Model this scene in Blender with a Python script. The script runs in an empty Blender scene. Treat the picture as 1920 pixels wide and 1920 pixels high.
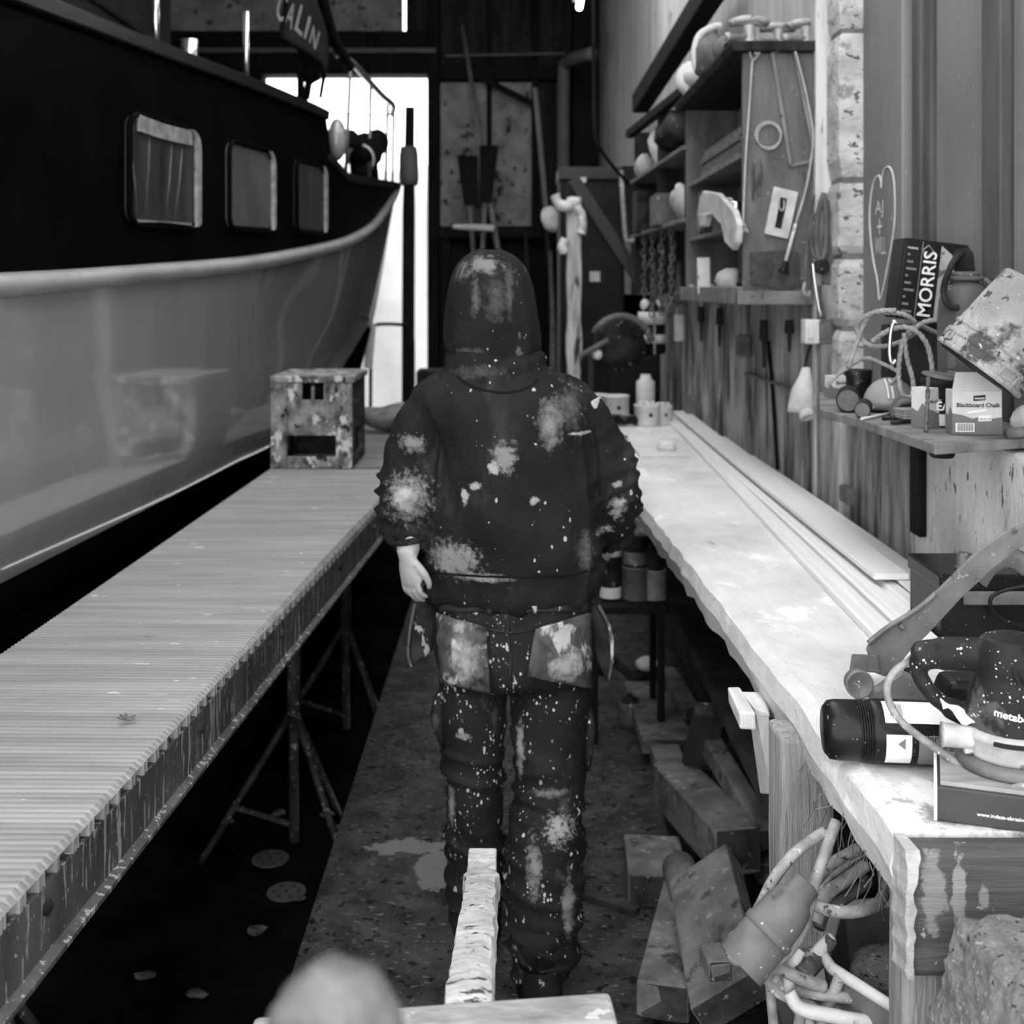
import bpy, math, random
import numpy as np
from mathutils import Vector, Matrix, Euler, noise
random.seed(7)
sc = bpy.context.scene
C = sc.collection

# ---------------------------------------------------------------- camera, sky, exposure
F, HZ, CH = 2240.0, 540.0, 1.65          # focal length in pixels of the 1920 frame, eye line, eye height
cd = bpy.data.cameras.new('camera'); cam = bpy.data.objects.new('camera', cd); C.objects.link(cam)
cam.location = (0, 0, CH); cam.rotation_euler = (math.pi/2, 0, 0)
cd.sensor_width = 36; cd.lens = 36*F/1920; cd.shift_y = -(960-HZ)/1920
cd.clip_start = .05; cd.clip_end = 200
cd.dof.use_dof = True; cd.dof.focus_distance = 2.0; cd.dof.aperture_fstop = 5.2
sc.camera = cam
w = bpy.data.worlds.new('overcast_sky'); sc.world = w; w.use_nodes = True
w.node_tree.nodes['Background'].inputs[0].default_value = (1, 1, 1, 1)
w.node_tree.nodes['Background'].inputs[1].default_value = 1.0
sc.view_settings.view_transform = 'Standard'; sc.view_settings.look = 'None'
sc.view_settings.exposure = 2.1; sc.view_settings.gamma = 1; sc.view_settings.use_curve_mapping = False
sc.cycles.use_denoising = True
sc.cycles.max_bounces = 6; sc.cycles.diffuse_bounces = 4; sc.cycles.glossy_bounces = 2; sc.cycles.adaptive_threshold = .025
sc.cycles.sample_clamp_indirect = 4

def P(x, y, D):                          # a point of the place seen at that place of the frame, D metres away
    return Vector(((x-960)/F*D, D, CH-(y-HZ)/F*D))

# ---------------------------------------------------------------- materials (all grey: a black and white place)
MATS = {}
def nodes(name):
    m = bpy.data.materials.new(name); m.use_nodes = True
    nt = m.node_tree; return m, nt, nt.nodes['Principled BSDF'], nt.links
def _noise(nt, vec, scale, stretch, detail=5, rough=.6):
    mp = nt.nodes.new('ShaderNodeMapping'); mp.inputs['Scale'].default_value = stretch
    nt.links.new(vec, mp.inputs['Vector'])
    n = nt.nodes.new('ShaderNodeTexNoise'); n.inputs['Scale'].default_value = scale
    n.inputs['Detail'].default_value = detail; n.inputs['Roughness'].default_value = rough
    nt.links.new(mp.outputs[0], n.inputs['Vector']); return n.outputs['Fac']
def _ramp(nt, fac, p0, p1, c0=0., c1=1.):
    r = nt.nodes.new('ShaderNodeMapRange'); r.inputs['From Min'].default_value = p0; r.inputs['From Max'].default_value = p1
    r.inputs['To Min'].default_value = c0; r.inputs['To Max'].default_value = c1
    nt.links.new(fac, r.inputs['Value']); return r.outputs[0]
def _mix(nt, fac, a, b):
    m = nt.nodes.new('ShaderNodeMix'); m.data_type = 'FLOAT'
    for sock, val in ((m.inputs[0], fac), (m.inputs[2], a), (m.inputs[3], b)):
        if isinstance(val, (int, float)): sock.default_value = val
        else: nt.links.new(val, sock)
    return m.outputs[0]
def _math(nt, op, a, b=None):
    m = nt.nodes.new('ShaderNodeMath'); m.operation = op
    for i, val in enumerate((a, b)):
        if val is None: continue
        if isinstance(val, (int, float)): m.inputs[i].default_value = val
        else: nt.links.new(val, m.inputs[i])
    return m.outputs[0]
def M(name, a, b=None, sc_=6., st=(1, 1, 1), rough=.6, metal=0., bump=.15, bsc=None, specks=(), spots=(), spec=.5, lo=.35, hi=.65, coat=0., dots=()):
    """a..b: albedo range of a noise; specks: (albedo, scale, threshold, stretch); spots: paint marks (albedo, centre, radii, ragged scale, edge)."""
    if name in MATS: return MATS[name]
    if spec == .5: spec = .06 if a < .03 else .22
    m, nt, bs, L = nodes(name)
    geo = nt.nodes.new('ShaderNodeNewGeometry'); pos = geo.outputs['Position']
    n0 = _noise(nt, pos, sc_, st)
    col = _ramp(nt, n0, lo, hi, a, a if b is None else b)
    for (alb, s, th, stt) in specks:
        th = .5+(th-.5)*.72
        k = _ramp(nt, _noise(nt, pos, s, stt, 4, .6), th, th+(.025 if s >= 24 else .07))
        col = _mix(nt, k, col, alb)
    for (alb, s, rad, stt) in dots:      # round paint spots: cells of a Voronoi, each with its own size
        mp = nt.nodes.new('ShaderNodeMapping'); mp.inputs['Scale'].default_value = stt; L.new(pos, mp.inputs['Vector'])
        wn = nt.nodes.new('ShaderNodeTexNoise'); wn.inputs['Scale'].default_value = s*.9; L.new(mp.outputs[0], wn.inputs['Vector'])
        wa = nt.nodes.new('ShaderNodeVectorMath'); wa.operation = 'SCALE'; wa.inputs['Scale'].default_value = .9/s; L.new(wn.outputs['Color'], wa.inputs[0])
        wd_ = nt.nodes.new('ShaderNodeVectorMath'); wd_.operation = 'ADD'; L.new(mp.outputs[0], wd_.inputs[0]); L.new(wa.outputs[0], wd_.inputs[1])
        vo = nt.nodes.new('ShaderNodeTexVoronoi'); vo.inputs['Scale'].default_value = s; L.new(wd_.outputs[0], vo.inputs['Vector'])
        cl = _ramp(nt, _noise(nt, pos, s*.12, (1, 1, .6), 2), .42, .62)
        sx_ = nt.nodes.new('ShaderNodeSeparateColor'); L.new(vo.outputs['Color'], sx_.inputs[0])
        d = _math(nt, 'SUBTRACT', vo.outputs['Distance'], _math(nt, 'MULTIPLY', _math(nt, 'MULTIPLY', _math(nt, 'POWER', sx_.outputs[0], 3), rad), cl))
        col = _mix(nt, _ramp(nt, d, .02, -.02), col, alb)
    for (alb, c, r, s, e) in spots:
        sub = nt.nodes.new('ShaderNodeVectorMath'); sub.operation = 'SUBTRACT'; sub.inputs[1].default_value = c
        L.new(pos, sub.inputs[0])
        dv = nt.nodes.new('ShaderNodeVectorMath'); dv.operation = 'DIVIDE'; dv.inputs[1].default_value = r
        L.new(sub.outputs[0], dv.inputs[0])
        ln = nt.nodes.new('ShaderNodeVectorMath'); ln.operation = 'LENGTH'; L.new(dv.outputs[0], ln.inputs[0])
        jag = _math(nt, 'MULTIPLY', _math(nt, 'SUBTRACT', _noise(nt, pos, s, (1, 1, 1), 5, .7), .5), 2.4)
        d = _math(nt, 'ADD', ln.outputs['Value'], jag)
        k = _math(nt, 'MULTIPLY', _ramp(nt, d, 1., 1.-e), .85)
        col = _mix(nt, k, col, alb)
    rgb = nt.nodes.new('ShaderNodeCombineColor')
    for i in range(3): L.new(col, rgb.inputs[i])
    L.new(rgb.outputs[0], bs.inputs['Base Color'])
    bs.inputs['Roughness'].default_value = rough; bs.inputs['Metallic'].default_value = metal
    bs.inputs['Specular IOR Level'].default_value = spec; bs.inputs['Coat Weight'].default_value = coat
    if bump:
        bp = nt.nodes.new('ShaderNodeBump'); bp.inputs['Strength'].default_value = bump; bp.inputs['Distance'].default_value = .02
        L.new(_noise(nt, pos, bsc or sc_*2.5, st, 6, .65), bp.inputs['Height']); L.new(bp.outputs[0], bs.inputs['Normal'])
    MATS[name] = m; return m
def emit(name, v):
    m, nt, bs, L = nodes(name)
    bs.inputs['Emission Color'].default_value = (1, 1, 1, 1); bs.inputs['Emission Strength'].default_value = v
    MATS[name] = m; return m

# ---------------------------------------------------------------- mesh building
WL = {}
class MB:
    def __init__(s): s.v = []; s.f = []
    def add(s, vs, fs):
        o = len(s.v); s.v += [Vector(p) for p in vs]; s.f += [tuple(i+o for i in f) for f in fs]; return s
    def hexa(s, p):                      # 0-3 bottom ring, 4-7 top ring
        return s.add(p, [(3, 2, 1, 0), (4, 5, 6, 7), (0, 1, 5, 4), (1, 2, 6, 5), (2, 3, 7, 6), (3, 0, 4, 7)])
    def box(s, c, d, rot=None):
        x, y, z = d[0]/2, d[1]/2, d[2]/2
        p = [Vector(q) for q in ((-x, -y, -z), (x, -y, -z), (x, y, -z), (-x, y, -z), (-x, -y, z), (x, -y, z), (x, y, z), (-x, y, z))]
        if rot is not None:
            R = rot if isinstance(rot, Matrix) else Euler(rot).to_matrix()
            p = [R @ q for q in p]
        c = Vector(c); return s.hexa([q+c for q in p])
    def bb(s, a, b):
        a, b = Vector(a), Vector(b); return s.box((a+b)/2, b-a)
    def bar(s, a, b, wd, th, up=(0, 0, 1)):  # rectangular bar from a to b, wd across, th along up
        a, b = Vector(a), Vector(b); t = (b-a).normalized(); u = Vector(up)
        sd = t.cross(u).normalized(); u = sd.cross(t).normalized()
        q = []
        for e in (a, b):
            q.append([e-sd*wd/2-u*th/2, e+sd*wd/2-u*th/2, e+sd*wd/2+u*th/2, e-sd*wd/2+u*th/2])
        return s.loft(q)
    def loft(s, rings, cap=True, closed=False):
        n = len(rings[0]); o = len(s.v)
        for r in rings: s.v += [Vector(p) for p in r]
        m = len(rings)
        for i in range(m if closed else m-1):
            a, b = o+i*n, o+((i+1) % m)*n
            for k in range(n):
                s.f.append((a+k, a+(k+1) % n, b+(k+1) % n, b+k))
        if cap and not closed:
            s.f.append(tuple(o+k for k in reversed(range(n)))); s.f.append(tuple(o+(m-1)*n+k for k in range(n)))
        return s
    def tube(s, pts, r, n=8, closed=False, flat=1., cap=True, up=None):
        pts = [Vector(p) for p in pts]; m = len(pts)
        rs = r if isinstance(r, (list, tuple)) else [r]*m
        rings = []; nrm = None
        for i, p in enumerate(pts):
            if closed: t = (pts[(i+1) % m]-pts[i-1])
            else: t = pts[min(i+1, m-1)]-pts[max(i-1, 0)]
            t = t.normalized() if t.length > 1e-9 else Vector((0, 0, 1))
            if nrm is None:
                ref = Vector(up) if up else (Vector((0, 0, 1)) if abs(t.z) < .9 else Vector((1, 0, 0)))
                nrm = (ref-t*ref.dot(t)).normalized()
            else:
                nrm = nrm-t*nrm.dot(t)
                nrm = nrm.normalized() if nrm.length > 1e-6 else t.orthogonal().normalized()
            b = t.cross(nrm)
            rings.append([p+(nrm*math.cos(2*math.pi*k/n)*flat+b*math.sin(2*math.pi*k/n))*rs[i] for k in range(n)])
        return s.loft(rings, cap, closed)
    def lathe(s, prof, org, axis=(0, 0, 1), n=20, cap=True):
        ax = Vector(axis).normalized(); e = ax.orthogonal().normalized(); g = ax.cross(e); org = Vector(org)
        return s.loft([[org+ax*h+(e*math.cos(2*math.pi*k/n)+g*math.sin(2*math.pi*k/n))*max(r, 1e-4) for k in range(n)] for r, h in prof], cap)
    def prism(s, poly, vec):
        v = Vector(vec); return s.loft([[Vector(p) for p in poly], [Vector(p)+v for p in poly]])
    def ell(s, c, r, rot=None, nu=14, nv=9):
        c = Vector(c); R = Euler(rot).to_matrix() if rot is not None and not isinstance(rot, Matrix) else rot
        rings = []
        for j in range(nv):
            a = -math.pi/2+math.pi*(j+.12)/(nv-.76)
            ring = []
            for k in range(nu):
                q = Vector((r[0]*math.cos(a)*math.cos(2*math.pi*k/nu), r[1]*math.cos(a)*math.sin(2*math.pi*k/nu), r[2]*math.sin(a)))
                ring.append(c+(R @ q if R else q))
            rings.append(ring)
        return s.loft(rings)
    def grid(s, rows, close=False):
        o = len(s.v); n = len(rows[0])
        for r in rows: s.v += [Vector(p) for p in r]
        for i in range(len(rows)-1):
            for k in range(n-1):
                s.f.append((o+i*n+k, o+i*n+k+1, o+(i+1)*n+k+1, o+(i+1)*n+k))
        return s
    def rough(s, amp, scale, seed=0.):
        for p in s.v: p += noise.noise_vector(p*scale+Vector((seed, seed*.7, 0)))*amp
        return s
    def xf(s, mat):
        s.v = [mat @ p for p in s.v]; return s
    def build(s, name, mat, parent=None, smooth=False, bevel=0., seg=2, solid=0., subd=0, kind=None):
        lo = Vector([min(p[i] for p in s.v) for i in range(3)]); hi = Vector([max(p[i] for p in s.v) for i in range(3)])
        loc = WL[parent] if parent else Vector(((lo.x+hi.x)/2, (lo.y+hi.y)/2, lo.z))
        me = bpy.data.meshes.new(name); me.from_pydata([p-loc for p in s.v], [], s.f); me.update()
        if smooth: me.polygons.foreach_set('use_smooth', [True]*len(me.polygons))
        m = mat if not isinstance(mat, str) else MATS[mat]; me.materials.append(m)
        o = bpy.data.objects.new(name, me); C.objects.link(o)
        if parent: o.parent = parent
        else: o.location = loc
        WL[o] = loc
        if solid:
            md = o.modifiers.new('thickness', 'SOLIDIFY'); md.thickness = solid; md.offset = 0
        if bevel:
            md = o.modifiers.new('bevel', 'BEVEL'); md.width = bevel; md.segments = seg; md.limit_method = 'ANGLE'
        if subd:
            md = o.modifiers.new('smooth', 'SUBSURF'); md.levels = subd; md.render_levels = subd
        if kind: o['kind'] = kind
        return o
def tag(o, label, cat, group=None):
    o['label'] = label; o['category'] = cat
    if group: o['group'] = group
    return o
def thing(name, label, cat, loc, group=None):
    o = bpy.data.objects.new(name, None); C.objects.link(o); o.location = loc; o.empty_display_size = .05
    WL[o] = Vector(loc); return tag(o, label, cat, group)
def struct(name, mb, mat, parent=None, **k):
    o = mb.build(name, mat, parent, **k)
    if not parent: o['kind'] = 'structure'
    return o
def cr(pts, n):                          # Catmull-Rom through points, n steps per span
    pts = [Vector(p) for p in pts]; out = []
    for i in range(len(pts)-1):
        p0, p1, p2, p3 = pts[max(i-1, 0)], pts[i], pts[i+1], pts[min(i+2, len(pts)-1)]
        for k in range(n):
            t = k/n
            out.append(.5*((2*p1)+(p2-p0)*t+(2*p0-5*p1+4*p2-p3)*t*t+(3*p1-p0-3*p2+p3)*t**3))
    out.append(pts[-1]); return out
def lin(xs, ys, x):
    return float(np.interp(x, xs, ys))
def text(s, width, org, right, up, mat, parent, name='lettering', ext=.0006, bold=0., height=None, shear=0., warp=None):
    cu = bpy.data.curves.new('t', 'FONT'); cu.body = s; cu.size = 1; cu.offset = bold; cu.resolution_u = 3; cu.shear = shear
    o = bpy.data.objects.new('t', cu); C.objects.link(o)
    dg = bpy.context.evaluated_depsgraph_get(); me = bpy.data.meshes.new_from_object(o.evaluated_get(dg))
    vs = [v.co.copy() for v in me.vertices]; fs = [tuple(p.vertices) for p in me.polygons]
    bpy.data.objects.remove(o); bpy.data.meshes.remove(me)
    x0 = min(v.x for v in vs); x1 = max(v.x for v in vs); y0 = min(v.y for v in vs); y1 = max(v.y for v in vs)
    k = width/(x1-x0); ky = k if height is None else height/(y1-y0)
    r, u = Vector(right).normalized(), Vector(up).normalized(); nn = r.cross(u).normalized(); org = Vector(org)
    mb = MB(); mb.add([org+r*((v.x-x0)*k)+u*((v.y-y0)*ky)+nn*ext for v in vs], fs)
    if warp: mb.v = [warp(p) for p in mb.v]
    return mb.build(name, mat, parent)
def remesh(mb, voxel, sm=4, fac=.6):     # union of overlapping pieces as one continuous skin
    me = bpy.data.meshes.new('r'); me.from_pydata(mb.v, [], mb.f); me.update()
    o = bpy.data.objects.new('r', me); C.objects.link(o)
    md = o.modifiers.new('r', 'REMESH'); md.mode = 'VOXEL'; md.voxel_size = voxel
    if sm:
        s2 = o.modifiers.new('s', 'SMOOTH'); s2.iterations = sm; s2.factor = fac
    dg = bpy.context.evaluated_depsgraph_get(); m2 = bpy.data.meshes.new_from_object(o.evaluated_get(dg))
    out = MB(); out.v = [v.co.copy() for v in m2.vertices]; out.f = [tuple(p.vertices) for p in m2.polygons]
    nr = [v.normal.copy() for v in m2.vertices]
    bpy.data.objects.remove(o); bpy.data.meshes.remove(me); bpy.data.meshes.remove(m2)
    out.n = nr; return out
# ---------------------------------------------------------------- shared materials
M('concrete', .022, .060, 9, rough=.75, bump=.5, bsc=60, specks=((.13, 60, .66, (.6, 1.4, 1)), (.010, 30, .62, (1, 1, 1))),
  spots=((.17, (-.30, 3.53, 0), (.13, .05, .3), 14, .1), (.17, (-.22, 3.40, 0), (.05, .13, .3), 14, .1), (.10, (-.33, 2.72, 0), (.05, .025, .3), 14, .1)))
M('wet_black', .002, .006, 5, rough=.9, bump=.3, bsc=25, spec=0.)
M('plaster', .40, .68, 4, (1, 1, .5), rough=.8, bump=.4, bsc=30,
  specks=((.09, 26, .67, (1.5, 1.5, .5)), (.07, 9, .72, (1, 1, .35)), (.62, 14, .66, (1, 1, .6))))
M('stain_board', .06, .42, 3.6, (2.0, 2.0, .45), rough=.8, bump=.35, bsc=20, lo=.38, hi=.62,
  specks=((.04, 5, .63, (1.6, 1.6, .25)), (.45, 7, .68, (1.5, 1.5, .4))))
M('door_paint', .15, .22, 3, (1, 1, .3), rough=.62, bump=.12, bsc=30, specks=((.28, 40, .74, (1, 1, 1)), (.06, 9, .74, (1, 1, .3))))
M('door_dark', .05, .09, 4, (3, 3, .4), rough=.6, bump=.2)
M('stone', .40, .66, 7, (1, 1, 1.6), rough=.9, bump=.8, bsc=26, specks=((.12, 24, .655, (1, 1, 1.8)), (.3, 10, .62, (1, 1, 1))))
M('mortar', .10, .2, 9, rough=.95)
M('white_post', .35, .6, 5, (4, 4, .5), rough=.7, bump=.4, specks=((.14, 9, .64, (3, 3, .4)),))
M('upper_board', .30, .46, 3, (3, 3, .35), rough=.8, bump=.2, specks=((.08, 6, .70, (1, 1, .6)), (.42, 5, .66, (2, 2, .4))))
M('black_wood', .006, .014, 6, (3, 3, .5), rough=.7, bump=.3)
M('dark_wood', .012, .032, 6, (3, 3, .4), rough=.75, bump=.3)
M('spot_panel', .16, .30, 5, rough=.8, bump=.2, specks=((.02, 11, .62, (1, 1, 1)),))
M('roof_dark', .006, .012, 3, rough=.9)
M('grey_pipe', .09, .12, 5, rough=.6)

# ---------------------------------------------------------------- the shed
struct('floor', MB().bb((-.53, -1.2, -.14), (1.6, 11.2, 0)), 'concrete')
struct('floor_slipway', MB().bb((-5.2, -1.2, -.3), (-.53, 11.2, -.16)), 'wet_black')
cl = struct('ceiling', MB().bb((-5.2, .1, 4.75), (-1.2, 11.2, 4.9)), 'roof_dark')       # roof with a long open roof light
struct('roof_panel', MB().bb((.9, .1, 4.75), (1.6, 11.2, 4.9)), 'roof_dark', cl)
struct('roof_panel', MB().bb((-1.2, 7.6, 4.75), (.9, 11.2, 4.9)), 'roof_dark', cl)
struct('wall_left', MB().bb((-5.4, -.6, -.3), (-5.2, 11.2, 4.9)), 'roof_dark')
def WX(Y): return 1.07 if Y <= 5 else 1.07-.0483*(Y-5)

# right wall: backing, plaster below the shelf, stained boards below the cabinet, recessed painted boarding, stone pier, upper boards
wr = struct('wall_right', MB().bb((1.22, .6, 0), (1.42, 11.2, 4.75)), 'dark_wood')
struct('plaster_face', MB().bb((1.05, .9, 0), (1.22, 3.12, 1.305)), 'plaster', wr, bevel=.01)
ys = [3.125, 3.33, 3.58, 3.80, 4.05, 4.32, 4.62, 4.93, 5.26, 5.62, 6.02, 6.46, 6.95, 7.5]
for i in range(len(ys)-1):
    dx = random.uniform(-.008, .008); zt = 1.66 if ys[i] > 4.0 else 1.30
    struct('plank', MB().hexa([(WX(ys[i])-.02+dx, ys[i]+.004, .0), (1.22, ys[i]+.004, .0), (1.22, ys[i+1]-.004, .0), (WX(ys[i+1])-.02+dx, ys[i+1]-.004, .0),
        (WX(ys[i])-.02+dx, ys[i]+.004, zt), (1.22, ys[i]+.004, zt), (1.22, ys[i+1]-.004, zt), (WX(ys[i+1])-.02+dx, ys[i+1]-.004, zt)]), 'stain_board', wr, bevel=.005)
for (y0, y1, x, mt) in ((1.7, 2.80, 1.175, 'door_paint'), (2.94, 3.31, 1.175, 'door_paint'), (3.505, 3.965, 1.165, 'door_paint')):
    struct('panel', MB().bb((x, y0, 1.25), (1.22, y1, 3.6)), mt, wr, bevel=.004)
for (y0, y1, x, mt) in ((2.82, 2.93, 1.15, 'door_dark'), (3.315, 3.36, 1.16, 'door_dark'), (3.37, 3.44, 1.15, 'door_dark'), (3.495, 3.507, 1.14, 'door_paint')):
    struct('batten', MB().bb((x, y0, 1.25), (1.22, y1, 3.6)), mt, wr, bevel=.006)
zs = [1.25, 1.515, 1.755, 2.01, 2.506, 2.96, 3.4]
struct('mortar_bed', MB().bb((1.10, 3.98, 1.2), (1.22, 4.13, 3.5)), 'mortar', wr)
for i in range(len(zs)-1):
    b = MB(); nz = 8
    rows = []
    for k in range(nz+1):
        z = zs[i]+.006+(zs[i+1]-zs[i]-.012)*k/nz
        e = .012 if k in (0, nz) else 0
        rows.append([(1.085+e+random.uniform(-.004, .004), 3.968+e+random.uniform(-.004, .004), z), (1.24, 3.968+e, z), (1.24, 4.12, z), (1.085+e, 4.12, z)])
    b.loft(rows); struct('stone_block', b, 'stone', wr, bevel=.006)
struct('post', MB().hexa([(1.045, 4.12, .93), (1.20, 4.12, .93), (1.2, 4.165, .93), (1.045, 4.165, .93), (1.052, 4.12, 3.5), (1.2, 4.12, 3.5), (1.2, 4.165, 3.5), (1.052, 4.165, 3.5)]).rough(.006, 3), 'white_post', wr, bevel=.004)
struct('corner_post', MB().bb((1.03, 3.1, 1.25), (1.22, 3.13, 1.31)), 'white_post', wr)
ub = [4.17, 4.9, 5.7, 6.7, 7.7, 8.77, 10.95]
for i in range(len(ub)-1):
    y0, y1 = ub[i]+.008, ub[i+1]-.008
    struct('upper_board', MB().hexa([(WX(y0), y0, 1.6), (1.22, y0, 1.6), (1.22, y1, 1.6), (WX(y1), y1, 1.6), (WX(y0), y0, 4.7), (1.22, y0, 4.7), (1.22, y1, 4.7), (WX(y1), y1, 4.7)]), 'upper_board', wr, bevel=.006)
# diagonal roof brace on the right wall with its iron shoe
br = MB(); a = P(1197, 205, 7.6); b_ = P(1350, -40, 5.2)
a.x, b_.x = WX(7.6)-.05, WX(5.2)-.05
br.bar(P(1200, 195, 7.4)+Vector((0, 0, 0)), P(1352, -45, 5.3), .10, .12)
struct('trim_1', br, 'black_wood', bevel=.01)['label'] = 'black diagonal roof brace'

struct('trim_2', MB().bar(P(1180, 252, 7.4), P(1296, 160, 5.75), .05, .05), 'black_wood', bevel=.008)['label'] = 'thin black diagonal brace'
# back wall with the tall doorway
wb = struct('wall_back', MB().bb((-.70, 11.08, -.2), (1.6, 11.2, 4.75)), 'dark_wood')
for (x0, x1, z0, z1, mt) in ((-.66, -.23, 2.22, 3.55, 'spot_panel'), (-.19, .18, 2.22, 3.55, 'spot_panel'), (.20, .34, 1.6, 3.5, 'dark_wood'),
                             (-.66, -.23, 3.78, 4.7, 'dark_wood'), (-.19, .18, 3.78, 4.7, 'dark_wood'), (-.66, .18, .0, 2.15, 'black_wood')):
    struct('panel', MB().bb((x0, 11.03, z0), (x1, 11.08, z1)), mt, wb, bevel=.006)
for (x0, x1, z0, z1, d) in ((-.775, -.67, -.2, 4.75, .16), (-.235, -.185, 2.15, 4.75, .08), (-.67, .75, 3.56, 3.70, .14), (.55, .9, 0, 4.75, .3), (.19, .24, 1.5, 4.75, .12)):
    struct('beam', MB().bb((x0, 11.08-d, z0), (x1, 11.1, z1)), 'black_wood', wb, bevel=.01)
struct('strut', MB().bar(P(880, 135, 10.9), P(1000, 195, 10.9), .05, .05), 'black_wood', wb)
struct('rail', MB().tube([P(836, 105, 10.85), P(1060, 100, 10.85)], .012, 6), 'grey_pipe', wb)
struct('lintel', MB().bb((-5.2, 10.95, 3.61), (-.70, 11.2, 3.80)), 'black_wood', wb, bevel=.01)
struct('lintel', MB().bb((-5.2, 10.90, 3.80), (-.70, 11.0, 3.84)), 'grey_pipe', wb)
struct('lintel', MB().bb((-5.2, 11.0, 3.84), (-.70, 11.2, 4.02)), 'black_wood', wb, bevel=.01)
for x0, x1 in ((-3.4, -1.78), (-1.72, -1.02), (-.98, -.78)):
    struct('panel', MB().bb((x0, 11.05, 4.03), (x1, 11.2, 4.75)), 'spot_panel' if x0 < -1 else 'dark_wood', wb)
struct('wall_left_back', MB().bb((-5.2, 11.0, -.3), (-2.3, 11.2, 3.61)), 'roof_dark')
# rain pipe in the corner
tag(MB().tube(cr([(P(1056, 300, 10.6).x, 10.6, 0), P(1056, 560, 10.6), P(1056, 300, 10.6), P(1057, 140, 10.6), P(1062, 118, 10.55), P(1080, 108, 10.3), P(1110, 100, 9.9)], 6), .055, 10).build('drain_pipe', 'grey_pipe', smooth=True),
    'grey vertical drain pipe bending at the top beside the dark corner', 'pipe')
# outside the door
struct('ground_outside', MB().bb((-12, 11.2, -.5), (6, 40, -.35)), M('outside_ground', .35, .5, 2))
M('white_sheet', .72, .82, 3, rough=.7, bump=.3)
b = MB(); rows = []
for j in range(9):
    z = -.35+j*.42
    rows.append([(-2.2+i*.22, 13.0+.12*math.sin(i*.9+j*.4)+.06*j, z+.05*math.sin(i*1.3)) for i in range(9)])
tag(b.grid(rows).build('sheeting', 'white_sheet', smooth=True, solid=.01), 'white plastic sheeting hung outside the doorway', 'sheeting')
# ---------------------------------------------------------------- the boat on the left
M('hull_white', .23, .28, 2, (1, 1, .4), rough=.13, bump=.012, bsc=8, spec=.6, coat=1., specks=((.42, 4, .78, (4, 4, .5)),))
M('hull_black', .0022, .004, 3, rough=.3, bump=.02, bsc=6, spec=.004)
M('strake_grey', .26, .40, 6, (1, .3, 1), rough=.35, bump=.15, specks=((.10, 18, .69, (1, .4, 1)),))
M('glass_cover', .02, .05, 5, (3, 3, .5), rough=.35, bump=.35, bsc=14); M('glass_pale', .06, .10, 4, rough=.4, bump=.2)
M('tape', .16, .34, 20, rough=.6, bump=.4)
M('chrome', .75, .8, 5, rough=.22, metal=1., bump=0)
M('steel_rail', .25, .4, 9, rough=.35, metal=.8, bump=.05)
M('canvas_black', .004, .010, 6, rough=.85, bump=.3)
M('varnish', .005, .012, 8, (1, 1, 3), rough=.3, bump=.05, spec=.1)
M('letter_grey', .16, .2, 9, rough=.7)
boat = thing('boat', 'black and white motor cruiser with taped windows moored along the walkway', 'boat', (-2.2, 5.5, .2))
DS = [1.0, 2.0, 3.1, 4.3, 5.4, 6.5, 7.5, 8.4, 9.2, 9.5]
XS = [-1.42, -1.385, -1.33, -1.27, -1.18, -1.10, -1.03, -.975, -.925, -.91]
ZS = [1.62, 1.64, 1.66, 1.71, 1.766, 1.85, 1.945, 2.09, 2.33, 2.44]
def sx(D): return lin(DS, XS, D)
def sz(D): return lin(DS, ZS, D)
stations = []
for D, x, z in zip(DS[:6], XS, ZS):
    k = max(0, (D-4.3))*.02
    stations.append([(x, D, z), (x-k, D, z-.38), (x-.005-k*1.5, D, .92), (x-.20-k*2, D, .66), (x-.9, D, .38), (-2.45+(D-3)*.1, D, .22)])
stations.append([(-1.03, 7.5, 1.945), (-1.08, 7.48, 1.5), (-1.17, 7.42, 1.02), (-1.33, 7.35, .68), (-1.6, 7.2, .40), (-1.9, 7.0, .24)])
stations.append([(-.975, 8.4, 2.09), (-1.035, 8.33, 1.65), (-1.10, 8.22, 1.25), (-1.2, 8.05, .85), (-1.35, 7.9, .50), (-1.55, 7.7, .28)])
stations.append([(-.925, 9.2, 2.33), (-.985, 9.05, 1.9), (-1.05, 8.86, 1.45), (-1.13, 8.6, 1.0), (-1.22, 8.35, .6), (-1.36, 8.1, .32)])
stations.append([(-.915, 9.5, 2.44), (-.985, 9.25, 1.9), (-1.06, 9.0, 1.42), (-1.14, 8.7, .97), (-1.235, 8.42, .58), (-1.38, 8.15, .3)])
cols = [cr([s[k] for s in stations], 8) for k in range(6)]
rows = [cr([cols[k][i] for k in range(6)], 6) for i in range(len(cols[0]))]
c0, c1 = Vector((-.912, 9.52, 0)), Vector((-2.62, 3.1, 0)); ax = (c1-c0).normalized(); nl = Vector((-ax.y, ax.x, 0))
def mir(p):
    p = Vector(p); d = (p-c0).dot(nl); return p-nl*2*d
kb = 13                                  # upper rows are white; lower ones are black, painting in the dark gap's shade
h = MB().grid([r[:kb+1] for r in rows]); h.grid([[mir(p) for p in reversed(r[:kb+1])] for r in rows])
h.build('hull', 'hull_white', boat, smooth=True)
h = MB().grid([r[kb:] for r in rows]); h.grid([[mir(p) for p in reversed(r[kb:])] for r in rows])
h.build('hull_bottom', M('hull_gap_black', .003, .006, 4, rough=.9, spec=0.), boat, smooth=True)
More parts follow.
